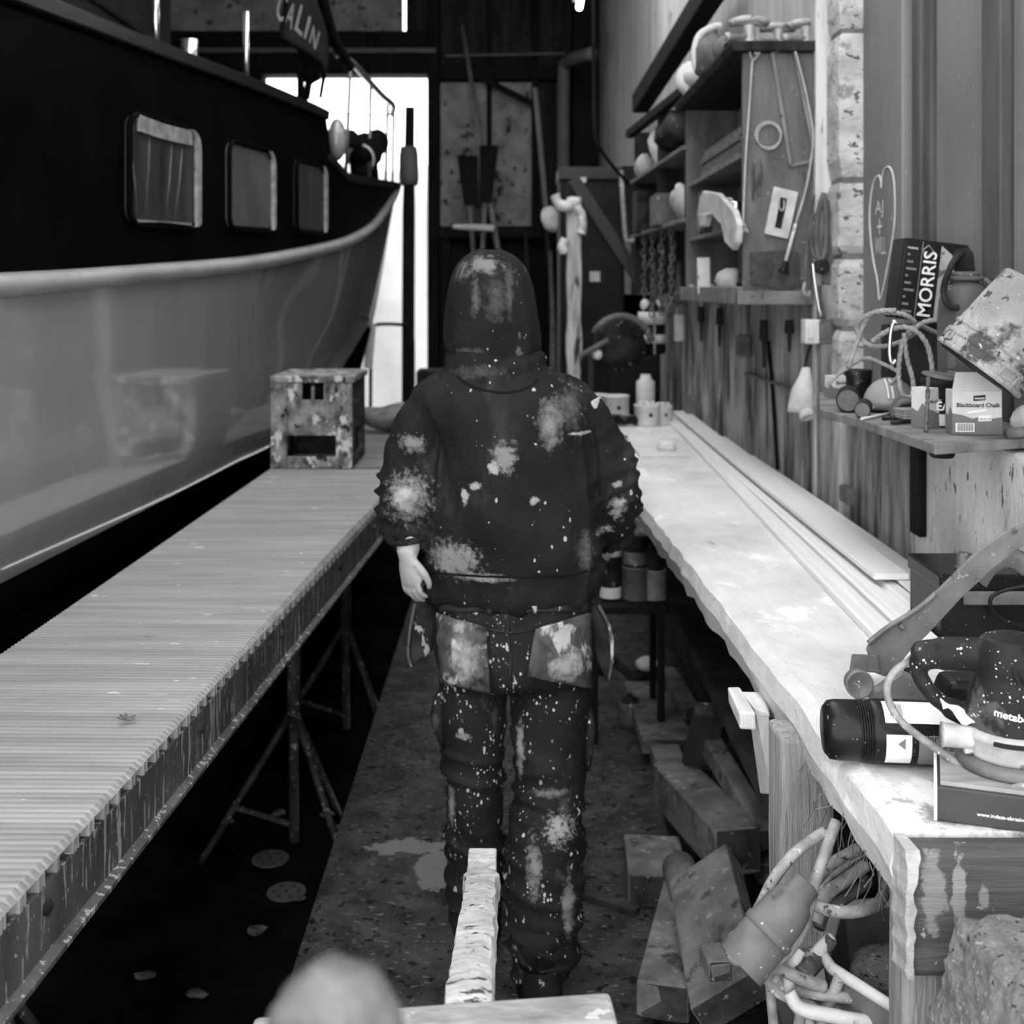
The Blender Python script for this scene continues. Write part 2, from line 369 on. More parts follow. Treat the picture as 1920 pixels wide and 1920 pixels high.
# rubbing strake
def arc(Ds, fx, fz): return [Vector((fx(D), D, fz(D))) for D in Ds]
Dl = list(np.linspace(1.0, 9.5, 70))
sk = MB()
pts = cr([(x, d, z) for d, x, z in zip(DS, XS, ZS)], 8)
rings = []
for p in pts:
    o = Vector((1, .08, 0)); w_ = .05 if p.y < 9 else .05-.02*(p.y-9)
    rings.append([p+o*q[0]*w_+Vector((0, 0, q[1]*.05)) for q in ((-.3, -.75), (.15, -.7), (.55, -.35), (.62, .1), (.35, .42), (-.3, .62))])
sk.loft(rings); sk.build('rubbing_strake', 'strake_grey', boat, smooth=True)
# black topsides
def tz(D): return lin([1, 3.1, 4.3, 5.4, 6.8], [2.28, 2.42, 2.50, 2.566, 2.64], D)
def bz(D): return lin([7.0, 7.4, 9.5], [2.40, 2.33, 2.46], D)
up = MB(); rows = []
for D in list(np.linspace(1, 6.8, 24)):
    rows.append([(sx(D)-.012+.05*math.sin(t*1.5)*0, D, sz(D)+(tz(D)-sz(D))*t) for t in np.linspace(0, 1, 7)])
rows.append([(sx(7.25)-.012, 6.8+.45*(1-t)**.7, sz(7.1)+(2.64-sz(7.1))*t) for t in np.linspace(0, 1, 7)])
up.grid(rows)
rows = []
for D in list(np.linspace(6.8, 9.48, 16)):
    rows.append([(sx(D)-.012+.02*t, D, sz(D)+max(.02, (bz(D)-sz(D)))*t) for t in np.linspace(0, 1, 4)])
up.grid(rows)
v0 = list(up.v); f0 = list(up.f)
up.add([mir(p) for p in v0], [tuple(reversed(f)) for f in f0])
up.build('topside', 'hull_black', boat, smooth=True)
# decks, bulwark caps
MB().loft([[(sx(D)+.02, D, tz(D)-.02), (sx(D)+.02, D, tz(D)+.035), (sx(D)-.12, D, tz(D)+.04), (sx(D)-.12, D, tz(D)-.02)] for D in np.linspace(1, 6.9, 20)]).build('cap_rail', 'varnish', boat, bevel=.008)
dk = MB(); dk.grid([[(sx(D)-.05, D, tz(D)), tuple(mir((sx(D)-.05, D, tz(D))))] for D in np.linspace(1, 6.9, 12)])
dk.grid([[(sx(D)-.02, D, bz(D)-.12), tuple(mir((sx(D)-.02, D, bz(D)-.12)))] for D in np.linspace(6.9, 9.45, 8)])
fr = [(sx(6.9)-.02, 6.9, bz(7)-.12), (sx(6.9)-.02, 6.9, 2.64)]
dk.grid([[fr[0], tuple(mir(fr[0]))], [fr[1], tuple(mir(fr[1]))]])
dk.build('deck', 'varnish', boat)
MB().loft([[(sx(D)+.025, D, bz(D)-.02), (sx(D)+.025, D, bz(D)+.03), (sx(D)-.07, D, bz(D)+.035), (sx(D)-.07, D, bz(D)-.02)] for D in np.linspace(6.95, 9.55, 14)]).build('bow_cap_rail', 'varnish', boat, bevel=.008)
# windows: rounded cover with a raised taped frame
for (d0, d1, cov, top) in ((4.0, 4.66, 'glass_cover', True), (5.08, 5.72, 'glass_pale', False), (6.2, 6.82, 'glass_cover', False)):
    z0 = 1.868+.036*(d0-4.0); hgt = .372
    def wp(u, v, off): 
        D = d0+(d1-d0)*u; return Vector((sx(D)+off, D, z0+.02*u+hgt*v))
    out = []
    for (cu, cv, a0) in ((.87, .80, 0), (.13, .86, 90), (.10, .14, 180), (.93, .06, 270)):
        ru, rv = (1-cu if cu > .5 else cu), (1-cv if cv > .5 else cv)
        for k in range(6):
            a = math.radians(a0+k*18); out.append((cu+ru*math.cos(a), cv+rv*math.sin(a)))
    wd = MB().loft([[wp(u, v, -.03) for u, v in out], [wp(u, v, .004) for u, v in out]]).build('window', cov, boat)
    MB().tube([wp(u, v, .004) for u, v in out], .012, 6, closed=True).build('window_frame', 'hull_black', wd, smooth=True)
    tp = MB()
    right = [(u, v) for u, v in out if u > .80]
    right = sorted(right, key=lambda q: q[1])
    tp.loft([[wp(u-.02, v, .006), wp(u+.03, v, .008), wp(u+.03, v, .024), wp(u-.02, v, .022)] for u, v in right])
    if top:
        fo = MB()
        tp.loft([[wp(u, 1.0-t-.02*math.sin(3*u), .006) for t in (0, .15)]+[wp(u, 1.-t-.02*math.sin(3*u), .018) for t in (.15, 0)] for u in np.linspace(.1, .9, 8)])
        tp.loft([[wp(u, .0, .006), wp(u, .035, .006), wp(u, .035, .014), wp(u, .0, .014)] for u in np.linspace(.08, .9, 8)])
        for (ua, va, ub_, vb) in ((.02, .62, .10, .05), (.28, .9, .22, .1), (.62, .85, .52, .04), (.78, .8, .66, .05)):
            fo.tube([wp(ua, va, .005), wp((ua+ub_)/2, (va+vb)/2, .009), wp(ub_, vb, .005)], .004, 5)
        fo.build('sheet_fold', 'glass_pale', wd, smooth=True)
    tp.build('masking_tape', 'tape', wd)
# stanchions, cup, wheelhouse and canvas above the rail
def dkp(px, D): return Vector(((px-960)/F*D, D, tz(D)))
for (px, D, top, r, mt) in ((327, 4.4, -40, .014, 'chrome'), (482, 5.5, 22, .013, 'chrome'), (578, 6.5, 0, .02, 'canvas_black')):
    base = dkp(px, D); base.x = sx(D)-.05; t = P(px, top, D); t.x = base.x
    st = MB().tube([base, t], r, 10).build('stanchion', mt, boat, smooth=True)
    MB().lathe([(r*2, 0), (r*2, .02), (r*1.2, .035)], base, n=12).build('stanchion_foot', mt, st, smooth=True)
cb = dkp(384, 4.75); cb.x = sx(4.75)-.05
MB().lathe([(.032, 0), (.03, .02), (.036, .11), (.033, .11), (.028, .02)], cb, n=16).build('cup_holder', 'chrome', boat, smooth=True)
wh = MB()
for (pa, pb, Da, Db) in ((-1.75, -1.75, 1.2, 5.9),):
    wh.bb((-4.1, 1.2, 2.4), (-1.62, 5.7, 4.1))
wh.build('wheelhouse', 'varnish', boat, bevel=.03)
for (y0, y1) in ((1.4, 2.5), (2.7, 3.8), (4.0, 5.2)):
    MB().bb((-1.63, y0, 2.75), (-1.605, y1, 3.5)).build('wheelhouse_window', M('dark_glass', .01, .02, 2, rough=.08, bump=0), boat, bevel=.02)
cv = MB(); rows = []                     # furled canvas dodger hanging over the rail
for j in range(11):
    t = j/10
    rows.append([P(500+82*u+t*40*(1-.3*u), -60+t*130+105*u*u*.75*t+35*u, 5.9+.5*u)+Vector((.05*math.sin(6*u+4*t), 0, 0)) for u in np.linspace(0, 1, 13)])
cv.grid(rows); cvo = cv.build('canvas_dodger', 'canvas_black', boat, smooth=True, solid=.02)
for i, (ch, x, y, hh) in enumerate((('C', 515, 30, 52), ('A', 533, 42, 44), ('L', 552, 55, 50), ('I', 569, 70, 44), ('N', 578, 84, 40))):
    o = P(x, y, 5.82+.09*i); text(ch, .05 if ch != 'I' else .016, o, (1, .75, -1.0), (.25, .0, 1), 'letter_grey', boat, name='lettering', bold=.01, height=hh/F*5.85)
MB().tube(cr([P(600, -30, 6.7), P(612, 30, 6.9), P(628, 75, 7.1), P(645, 108, 7.3), P(655, 125, 7.5)], 5), .035, 8).build('canvas_boom', 'canvas_black', boat, smooth=True)
MB().tube(cr([P(572, 30, 6.45), P(585, 95, 6.5), P(582, 135, 6.55), P(574, 185, 6.6)], 5), [.07]*8+[.06]*4+[.02]*4, 8).build('canvas_bundle', 'canvas_black', boat, smooth=True)
# pulpit rail around the bow
rail = cr([P(630, 100, 7.2), P(660, 118, 7.7), P(690, 150, 8.2), P(718, 180, 8.7), P(737, 197, 9.1), P(735, 214, 9.3)], 6)
MB().tube(rail, .022, 8).build('pulpit_rail', 'steel_rail', boat, smooth=True)
for (xa, ya, xb, yb, D) in ((657, 130, 648, 330, 7.6), (695, 160, 692, 335, 8.2), (727, 195, 723, 338, 8.8), (738, 212, 736, 345, 9.2), (578, 130, 573, 195, 6.7)):
    MB().tube([P(xa, ya, D), P(xb, yb, D)], .012, 8).build('pulpit_post', 'steel_rail', boat, smooth=True)
MB().tube([P(610, 211, 7.2), P(660, 214, 7.7), P(738, 216, 9.1)], .005, 6).build('guard_wire', 'canvas_black', boat)
wl = MB(); wl.ell(P(683, 285, 8.3), (.13, .16, .13)); wl.ell(P(707, 270, 8.5), (.08, .1, .1)); wl.bb(P(655, 330, 8.2), P(705, 300, 8.5)); wl.ell(P(658, 262, 8.0), (.07, .07, .06))
wl.rough(.03, 9); wl.build('windlass', 'canvas_black', boat, smooth=True)
MB().tube([P(676, 300, 8.15)+Vector((.09*math.cos(a), 0, .10*math.sin(a))) for a in np.linspace(-.6, 3.4, 14)], .013, 6).build('windlass_ring', 'steel_rail', boat, smooth=True)
MB().ell(P(632, 262, 7.25), (.06, .09, .13)).build('fender', 'hull_white', boat, smooth=True)
# black mooring post beyond the bow
mp = thing('mooring_post', 'black wooden mooring post with pale sleeve just off the bow', 'post', (P(766, 740, 9.9).x, 9.9, -.16))
MB().loft([[(x+dx*.045*k, 9.9+dy*.045*k, z) for dx, dy in ((-1, -1), (1, -1), (1, 1), (-1, 1))] for x, z, k in ((-.862, -.16, 1.1), (-.86, 1.2, 1.1), (-.855, 2.3, 1.1), (-.85, 2.75, .9), (-.845, 3.15, .85))]).build('post', 'black_wood', mp, bevel=.01)
MB().lathe([(.075, 0), (.085, .05), (.082, .25), (.07, .32)], (-.855, 9.9, 2.50), n=12).build('sleeve', 'grey_pipe', mp, smooth=True)
hr = thing('handrail_frame', 'thin black bent handrail frame in front of the white sheeting', 'railing', (P(735, 800, 9.7).x, 9.7, -.16))
MB().tube(cr([Vector((P(695, 700, 9.7).x, 9.7, -.16)), P(695, 700, 9.7), P(700, 620, 9.7), P(706, 609, 9.7), P(740, 608, 9.7), P(766, 612, 9.7), P(774, 630, 9.7), P(775, 700, 9.7), Vector((P(775, 700, 9.7).x, 9.7, -.16))], 5), .014, 8).build('rail', 'black_wood', hr, smooth=True)
MB().tube([P(697, 606, 9.6), P(690, 690, 9.6)], .035, 8).build('pale_upright', 'white_sheet', hr)
# ---------------------------------------------------------------- staging platform on the left
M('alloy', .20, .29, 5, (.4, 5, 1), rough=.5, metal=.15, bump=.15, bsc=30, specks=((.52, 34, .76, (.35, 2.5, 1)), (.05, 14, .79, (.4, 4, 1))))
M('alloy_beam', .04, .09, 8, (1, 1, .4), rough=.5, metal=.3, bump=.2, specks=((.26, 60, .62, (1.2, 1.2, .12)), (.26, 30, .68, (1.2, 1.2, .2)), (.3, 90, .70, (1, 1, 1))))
M('tube_steel', .012, .04, 12, rough=.55, metal=.2, bump=.2, specks=((.16, 40, .66, (1, 1, 1)),))
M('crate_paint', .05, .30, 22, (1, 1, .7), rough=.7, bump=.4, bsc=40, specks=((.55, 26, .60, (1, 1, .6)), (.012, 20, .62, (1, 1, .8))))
M('hole_dark', .003, rough=.9, bump=0)
PZ = .87
def edgeR(Y): return lin([1.0, 1.5, 4.31, 5.2, 7.2], [-.675, -.643, -.485, -.47, -.55], Y)
def edgeL(Y): return lin([1.0, 2.55, 5.3, 7.2], [-1.10, -1.09, -1.04, -1.12], Y)
pl = thing('staging_platform', 'long corrugated aluminium staging platform between the hull and the walkway', 'platform', (-.8, 3.2, -.16))
pitch = .0175; y = 1.0; d = MB(); rows = []
prof = ((0, -.005), (.15, -.001), (.3, 0), (.62, 0), (.78, -.001), (.93, -.005))
while y < 5.15:
    for t, dz in prof:
        Y = y+t*pitch; rows.append([(edgeL(Y)-(edgeL(Y)-edgeR(Y))*u, Y, PZ+dz+.004*math.sin(Y*2.1)*u) for u in (0, .5, .96, .985)]+[(edgeR(Y)+.002, Y, PZ-.012)])
    y += pitch
d.grid(rows); d.build('corrugated_deck', 'alloy', pl)
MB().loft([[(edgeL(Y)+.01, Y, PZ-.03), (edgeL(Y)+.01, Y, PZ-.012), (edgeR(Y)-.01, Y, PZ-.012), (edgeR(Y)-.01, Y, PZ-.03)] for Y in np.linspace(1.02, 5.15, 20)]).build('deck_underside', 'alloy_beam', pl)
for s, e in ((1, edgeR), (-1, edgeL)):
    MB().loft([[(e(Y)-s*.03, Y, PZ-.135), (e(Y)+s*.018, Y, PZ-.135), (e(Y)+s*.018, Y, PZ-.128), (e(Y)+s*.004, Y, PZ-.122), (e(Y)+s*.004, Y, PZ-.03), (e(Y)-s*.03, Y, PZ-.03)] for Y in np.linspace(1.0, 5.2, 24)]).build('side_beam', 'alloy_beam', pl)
rng = random.Random(3); y = 1.05          # little folded end brackets under the deck lip
bk = MB()
tb = 0
while y < 5.0:
    bk = MB().bb((edgeR(y)-.012, y, PZ-.030), (edgeR(y)+.004, y+.010, PZ-.010))
    if tb % 4 in (0, 1, 2): bk.bb((edgeR(y)-.012, y+.018, PZ-.034), (edgeR(y)+.004, y+.021, PZ-.008))
    bk.build('edge_bracket', 'alloy', pl); y += .055; tb += 1
for y in (1.62, 2.28, 2.9, 3.6, 4.2):
    MB().lathe([(.011, 0), (.011, .006), (.006, .009)], (edgeR(y)+.003, y, PZ-.06), (1, 0, 0), 8).build('bolt', 'tube_steel', pl)
# second timber staging behind the crate
tag(MB().loft([[(edgeL(Y)+.02, Y, PZ-.06), (edgeL(Y)+.02, Y, PZ-.005), (edgeR(Y)-.0, Y, PZ-.005), (edgeR(Y)-.0, Y, PZ-.06)] for Y in (5.25, 6.2, 7.2, 7.9)]).build('staging_boards', M('wet_boards', .10, .18, 4, (.5, 4, 1), rough=.5, bump=.3), bevel=.005),
    'wet dark staging boards beyond the paint-covered crate', 'platform')
def trestle(x, Y, label, h=PZ-.135, sp=.30):
    t = thing('trestle', label, 'trestle', (x, Y, -.16), 'adjustable trestles under the staging platform')
    MB().tube([(x, Y, -.10), (x, Y, h)], .016, 8).build('post', 'tube_steel', t, smooth=True)
    MB().tube([(x, Y, .25), (x, Y, h-.2)], .022, 8).build('outer_sleeve', 'tube_steel', t, smooth=True)
    MB().bar((x-.33, Y, h-.012), (x+.12, Y, h-.012), .05, .022).build('head_bar', 'tube_steel', t)
    for dx, dy in ((-sp*.95, -.04), (sp*.6, -.1), (.1, sp)):
        MB().tube([(x, Y, .32), (x+dx, Y+dy, -.15)], .011, 8).build('leg', 'tube_steel', t, smooth=True)
    MB().tube([(x-sp*.6, Y-.03, .02), (x, Y, -.05)], .009, 6).build('brace', 'tube_steel', t)
trestle(-.69, 3.78, 'paint-flecked tripod trestle standing nearest under the platform edge')
trestle(-.66, 4.75, 'paint-flecked tripod trestle farther back under the platform edge')
trestle(-.99, 2.3, 'tripod trestle in shadow under the near end of the platform')
# paint-covered crate on the platform
cr_ = thing('crate', 'paint-encrusted wooden step box with cut-out holes on the platform', 'crate', (-.84, 5.35, PZ))
ky = 5.2; cx0, cx1, cy0, cy1, cz0, cz1 = -1.045, -.692, 5.17, 5.62, PZ, PZ+.40
fr = MB(); T = .02
fr.bb((cx0, cy0, cz0), (cx0+.07, cy0+T, cz1-.03)); fr.build('stile', 'crate_paint', cr_, bevel=.003)
MB().bb((cx1-.07, cy0, cz0), (cx1, cy0+T, cz1-.03)).build('stile', 'crate_paint', cr_, bevel=.003)
MB().bb((cx0+.072, cy0+.005, cz0), (cx1-.072, cy0+T, cz0+.05)).build('bottom_rail', 'crate_paint', cr_, bevel=.003)
w0, w1 = cx0+.072, cx1-.072; hx0, hx1 = cx0+.135, cx0+.23
pn = MB(); pn.bb((w0, cy0+.004, cz0+.142), (w1, cy0+T, cz1-.105)); pn.bb((w0, cy0+.004, cz1-.105), (hx0, cy0+T, cz1-.032)); pn.bb((hx1, cy0+.004, cz1-.105), (w1, cy0+T, cz1-.032)); pn.bb(((hx0+hx1)/2-.006, cy0+.004, cz1-.105), ((hx0+hx1)/2+.006, cy0+T, cz1-.032))
pn.build('front_panel', 'crate_paint', cr_)
MB().bb((cx0-.0, cy0-.01, cz1-.03), (cx1+.012, cy1+.01, cz1)).build('lid', 'crate_paint', cr_, bevel=.006)
for x in (cx0, cx1-T):
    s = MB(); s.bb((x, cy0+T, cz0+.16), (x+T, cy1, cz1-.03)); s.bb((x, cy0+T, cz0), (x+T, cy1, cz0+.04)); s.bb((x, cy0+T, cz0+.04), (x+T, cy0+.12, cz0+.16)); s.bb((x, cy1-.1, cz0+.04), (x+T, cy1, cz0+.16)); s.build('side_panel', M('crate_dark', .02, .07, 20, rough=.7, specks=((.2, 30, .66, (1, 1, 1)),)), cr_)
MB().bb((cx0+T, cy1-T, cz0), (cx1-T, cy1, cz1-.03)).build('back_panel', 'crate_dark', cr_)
# cloth bundle beyond the crate
rg = MB().ell(P(735, 742, 6.5)+Vector((0, 0, -.02)), (.17, .12, .06)); rg.rough(.04, 9)
zmin = min(p.z for p in rg.v)
for p in rg.v: p.z += PZ-.005-zmin
tag(rg.build('rag_bundle', M('rag', .10, .2, 12, rough=.9, bump=.5), smooth=True), 'crumpled grey rag heap on the boards beyond the crate', 'rag')

# ---------------------------------------------------------------- work bench on the right
BZ = .93
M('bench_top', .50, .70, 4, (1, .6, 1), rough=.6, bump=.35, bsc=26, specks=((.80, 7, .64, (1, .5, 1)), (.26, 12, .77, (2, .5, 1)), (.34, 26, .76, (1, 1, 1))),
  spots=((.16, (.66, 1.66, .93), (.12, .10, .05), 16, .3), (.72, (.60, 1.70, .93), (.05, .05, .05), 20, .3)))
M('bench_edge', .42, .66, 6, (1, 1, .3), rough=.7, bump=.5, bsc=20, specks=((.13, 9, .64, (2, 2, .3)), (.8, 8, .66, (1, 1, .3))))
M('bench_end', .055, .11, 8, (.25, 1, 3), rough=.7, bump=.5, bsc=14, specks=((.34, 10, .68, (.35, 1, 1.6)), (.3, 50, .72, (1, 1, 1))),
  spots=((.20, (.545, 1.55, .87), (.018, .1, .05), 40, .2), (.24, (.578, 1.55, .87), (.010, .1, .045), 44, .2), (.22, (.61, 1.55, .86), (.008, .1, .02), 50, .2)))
M('sander_pale_crust', .28, .5, 12, rough=.7, bump=.5)
M('grey_wood', .20, .36, 7, (6, 6, .5), rough=.8, bump=.7, bsc=9, specks=((.06, 8, .68, (6, 6, .4)),))
M('pale_wood', .50, .68, 7, (5, 1, 1), rough=.7, bump=.3)
M('old_timber', .07, .17, 5, (2, 2, 2), rough=.8, bump=.4, bsc=14, specks=((.035, 12, .64, (1, 1, 1)), (.24, 40, .69, (1, 1, 1))))
M('end_grain', .025, .06, 16, rough=.85, bump=.5, specks=((.2, 50, .68, (1, 1, 1)),))
M('dark_timber', .022, .05, 5, (2, 2, .5), rough=.8, bump=.4)
def bx(Y): return lin([1.58, 2.13, 3.0, 4.0, 4.8, 5.8, 7.4], [.505, .497, .47, .44, .455, .50, .50], Y)
bn = thing('workbench', 'long whitewashed plank workbench along the right wall', 'workbench', (.78, 4, 0))
rows = []; rb = random.Random(11)
for Y in np.linspace(1.585, 7.4, 90):
    j = rb.uniform(-.004, .004); q = rb.uniform(-.012, .004); x = bx(Y)+j
    xr = (WX(Y)-.035) if Y > 3.1 else 1.045
    rows.append([(x+.012, Y, BZ-.10+q), (x-.004, Y, BZ-.05), (x+.004, Y, BZ-.012), (x+.03, Y, BZ+.0), (x+.07, Y, BZ), (xr, Y, BZ), (xr, Y, BZ-.05), (x+.06, Y, BZ-.05), (x+.055, Y, BZ-.10+q)])
MB().loft(rows).build('top', 'bench_top', bn)
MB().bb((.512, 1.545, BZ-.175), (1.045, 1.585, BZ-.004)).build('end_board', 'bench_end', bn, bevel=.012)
rc = random.Random(2)
MB().loft([[(.505+rc.uniform(0, .004), 1.537, z), (.515+rc.uniform(0, .012)*(z-BZ+.2)*5, 1.536, z), (.52, 1.585, z), (.503+rc.uniform(0, .004), 1.585, z)] for z in np.linspace(BZ-.17, BZ-.003, 16)]).build('paint_crust', 'sander_pale_crust', bn)
for (x0, x1, y0, y1, mt) in ((.522, .60, 1.588, 1.66, 'grey_wood'), (.462, .555, 2.06, 2.16, 'grey_wood'), (.92, 1.0, 3.9, 4.0, 'dark_timber'), (.88, .95, 5.9, 6.0, 'dark_timber'), (.93, 1.04, 2.06, 2.16, 'dark_timber')):
    MB().loft([[(x0, y0, z), (x1, y0, z), (x1, y1, z), (x0, y1, z)] for z in np.linspace(0, BZ-.055, 10)]).rough(.006, 4).build('leg', mt, bn, bevel=.008)
MB().bb((.57, 2.2, .47), (1.04, 7.3, .50)).build('lower_shelf', 'dark_timber', bn)
MB().bb((.45, 1.665, .40), (1.04, 2.05, .43)).build('lower_shelf', 'dark_timber', bn)
# wooden T-shaped holdfast hung on the bench edge
hf = thing('holdfast', 'whitewashed T-shaped wooden holdfast hanging on the bench edge', 'wooden bracket', (.44, 2.36, .65))
D = 2.36
MB().hexa([P(1366, 1318, D-.02), P(1387, 1368, D-.14), P(1418, 1370, D-.14), P(1400, 1318, D+.0), P(1364, 1287, D-.02), P(1386, 1336, D-.14), P(1417, 1336, D-.14), P(1386, 1287, D)]).build('head', 'pale_wood', hf, bevel=.004)
MB().hexa([P(1392, 1310, D), P(1418, 1345, D-.10), P(1444, 1345, D-.10), P(1440, 1310, D+.03), P(1390, 1296, D), P(1414, 1328, D-.10), P(1442, 1336, D-.10), P(1428, 1297, D+.03)]).build('tenon', 'pale_wood', hf, bevel=.003)
MB().hexa([P(1425, 1488, D-.02), P(1447, 1490, D-.10), P(1452, 1488, D-.02), P(1440, 1486, D+.03), P(1405, 1345, D-.04), P(1418, 1340, D-.10), P(1441, 1342, D-.10), P(1436, 1330, D+.03)]).build('tapered_leg', 'pale_wood', hf, bevel=.003)
# ---------------------------------------------------------------- the person walking away
from mathutils.bvhtree import BVHTree
PD = 2.86
def px(n, D=PD): return n/F*D
def sp(alb, x, y, rx, ry, s=30, e=.45, D=2.73):
    s = s*1.9; alb *= .8
    c = P(x, y, D); return (alb, tuple(c), (px(rx, D), .16, px(ry, D)), s, e)
M('hoodie_cloth', .008, .019, 6, rough=.85, bump=.6, bsc=90, spec=.12, dots=((.45, 70, .34, (1, 1, .7)),),
  specks=((.45, 42, .80, (1, 1, .8)), (.034, 4, .62, (1.6, 1.6, .7)), (.4, 110, .82, (1, 1, 1))),
  spots=(sp(.30, 1033, 795, 26, 58, 26, .9), sp(.14, 1075, 760, 30, 50, 22, .9), sp(.33, 945, 858, 27, 34, 34, .55), sp(.5, 925, 878, 12, 14, 40, .4), sp(.28, 768, 838, 34, 20, 26, .5),
         sp(.40, 764, 940, 50, 58, 40, .7), sp(.55, 752, 935, 18, 18, 24, .5), sp(.45, 1165, 965, 22, 30, 30, .5), sp(.5, 1145, 1010, 25, 12, 34, .5), sp(.32, 848, 1052, 58, 38, 44, .55),
         sp(.4, 905, 1082, 60, 9, 40, .6), sp(.5, 872, 932, 8, 16, 40, .4), sp(.5, 892, 912, 12, 8, 40, .4), sp(.5, 1000, 938, 10, 8, 40, .4), sp(.5, 1090, 815, 26, 4, 40, .5), sp(.4, 1160, 915, 12, 8, 40, .5),
         sp(.13, 1100, 1040, 20, 50, 30, .9), sp(.12, 900, 700, 60, 18, 24, .9)))
M('hood_cloth', .008, .020, 6, rough=.85, bump=.6, bsc=90, spec=.12, dots=((.25, 80, .34, (1, 1, .7)),), specks=((.10, 30, .72, (1, 1, .5)), (.3, 110, .81, (1, 1, 1))),
  spots=(sp(.26, 908, 496, 40, 22, 22, .5), sp(.20, 862, 505, 18, 26, 20, .7), sp(.14, 890, 555, 12, 50, 30, .8), sp(.10, 930, 560, 25, 50, 26, .9), sp(.12, 955, 545, 10, 60, 26, .8), sp(.12, 880, 660, 40, 8, 26, .8)))
M('trouser_cloth', .004, .011, 6, rough=.7, bump=.3, bsc=180, spec=.3,
  specks=((.30, 34, .74, (1, 1, .6)), (.45, 85, .76, (1, 1, .5)), (.035, 12, .64, (1.3, 1.3, .6))), dots=((.36, 55, .50, (1, 1, .5)), (.45, 130, .50, (1, 1, .6))),
  spots=(sp(.4, 1045, 1530, 34, 34, 50, .45, 2.8), sp(.28, 1065, 1690, 14, 60, 30, .6, 2.72), sp(.3, 975, 1400, 8, 60, 34, .6, 2.8), sp(.3, 870, 1378, 16, 8, 40, .5, 2.8), sp(.2, 1030, 1470, 40, 10, 36, .7, 2.8), sp(.25, 1000, 1610, 16, 60, 36, .6, 2.75), sp(.25, 845, 1520, 8, 50, 36, .6, 2.8)))
M('seat_cloth', .03, .09, 14, (1, 1, .6), rough=.7, bump=.4, bsc=40, spec=.3, specks=((.42, 20, .60, (1, 1, .5)), (.02, 22, .62, (1, 1, .7))),
  spots=(sp(.40, 870, 1235, 34, 46, 26, .8), sp(.42, 1065, 1250, 40, 34, 26, .8), sp(.4, 858, 1180, 16, 12, 30, .5)))
M('pouch_cloth', .014, .04, 12, rough=.7, bump=.3, specks=((.3, 26, .66, (1, 1, .4)),))
M('skin', .32, .40, 30, rough=.55, bump=.12, bsc=120)
M('boot', .008, .02, 14, rough=.6, bump=.3, specks=((.25, 40, .70, (1, 1, 1)),))
M('seam', .006, .012, 9, rough=.9)

def ring(cx, y, hw, hd, D=PD, n=30, pw=2.3):
    c = P(cx, y, D); r = []; w_ = px(hw, D)
    for k in range(n):
        a = 2*math.pi*k/n; ca, sa = math.cos(a), math.sin(a)
        r.append(c+Vector((w_*math.copysign(abs(ca)**(2/pw), ca), hd*math.copysign(abs(sa)**(2/pw), sa), 0)))
    return r
def limb(mb, pts, n=16):                 # (x, y, D, radius) through smooth interpolation
    q = cr([P(x, y, D) for x, y, D, r in pts], 5); rr = cr([(r, 0, 0) for x, y, D, r in pts], 5)
    return mb.tube(q, [v.x for v in rr], n)

# --- body: one skin from head to feet
b = MB()
b.ell(P(925, 585, PD+.015), (.077, .098, .118), nu=20, nv=14)                # skull
b.ell(P(925, 632, PD+.06), (.055, .06, .055)); b.ell(P(925, 603, PD+.118), (.014, .022, .022))  # jaw, nose
for s in (-1, 1): b.ell(P(925+s*62, 603, PD+.01), (.012, .022, .032))        # ears
for s in (-1, 1): b.ell(P(925+s*26, 588, PD+.098), (.016, .012, .010))
b.ell(P(925, 640, PD+.105), (.026, .012, .009))                              # lips
limb(b, [(926, 640, PD, .06), (932, 700, PD, .062)])
b.loft([ring(*r) for r in ((930, 690, 60, .06), (938, 720, 110, .085), (950, 760, 132, .10), (958, 850, 130, .105), (962, 1000, 128, .105), (962, 1100, 128, .10), (962, 1200, 130, .10), (962, 1270, 110, .09))])
limb(b, [(815, 762, PD, .055), (782, 840, PD, .046), (765, 915, PD-.02, .042), (767, 985, PD-.02, .036), (766, 1018, PD-.052, .030), (764, 1042, PD-.073, .024)])
limb(b, [(1088, 762, PD, .055), (1128, 840, PD-.01, .046), (1150, 912, PD-.02, .042), (1146, 965, PD+.09, .04), (1140, 1010, PD+.20, .028)])
limb(b, [(885, 1240, PD, .07), (886, 1400, PD+.01, .06), (888, 1490, PD+.02, .05), (888, 1580, PD+.05, .05), (890, 1700, PD+.12, .038), (892, 1745, 2.985, .04)])
limb(b, [(1035, 1240, PD, .07), (1036, 1400, PD-.02, .06), (1032, 1490, PD-.04, .052), (1022, 1600, PD-.07, .052), (1017, 1750, 2.765, .04), (1015, 1835, 2.75, .042)])
for (x, D, yb) in ((892, 2.985, 0), (1015, 2.75, 0)):
    c = P(x, 1800, D); b.ell((c.x, D+.06, .05), (.042, .125, .04))
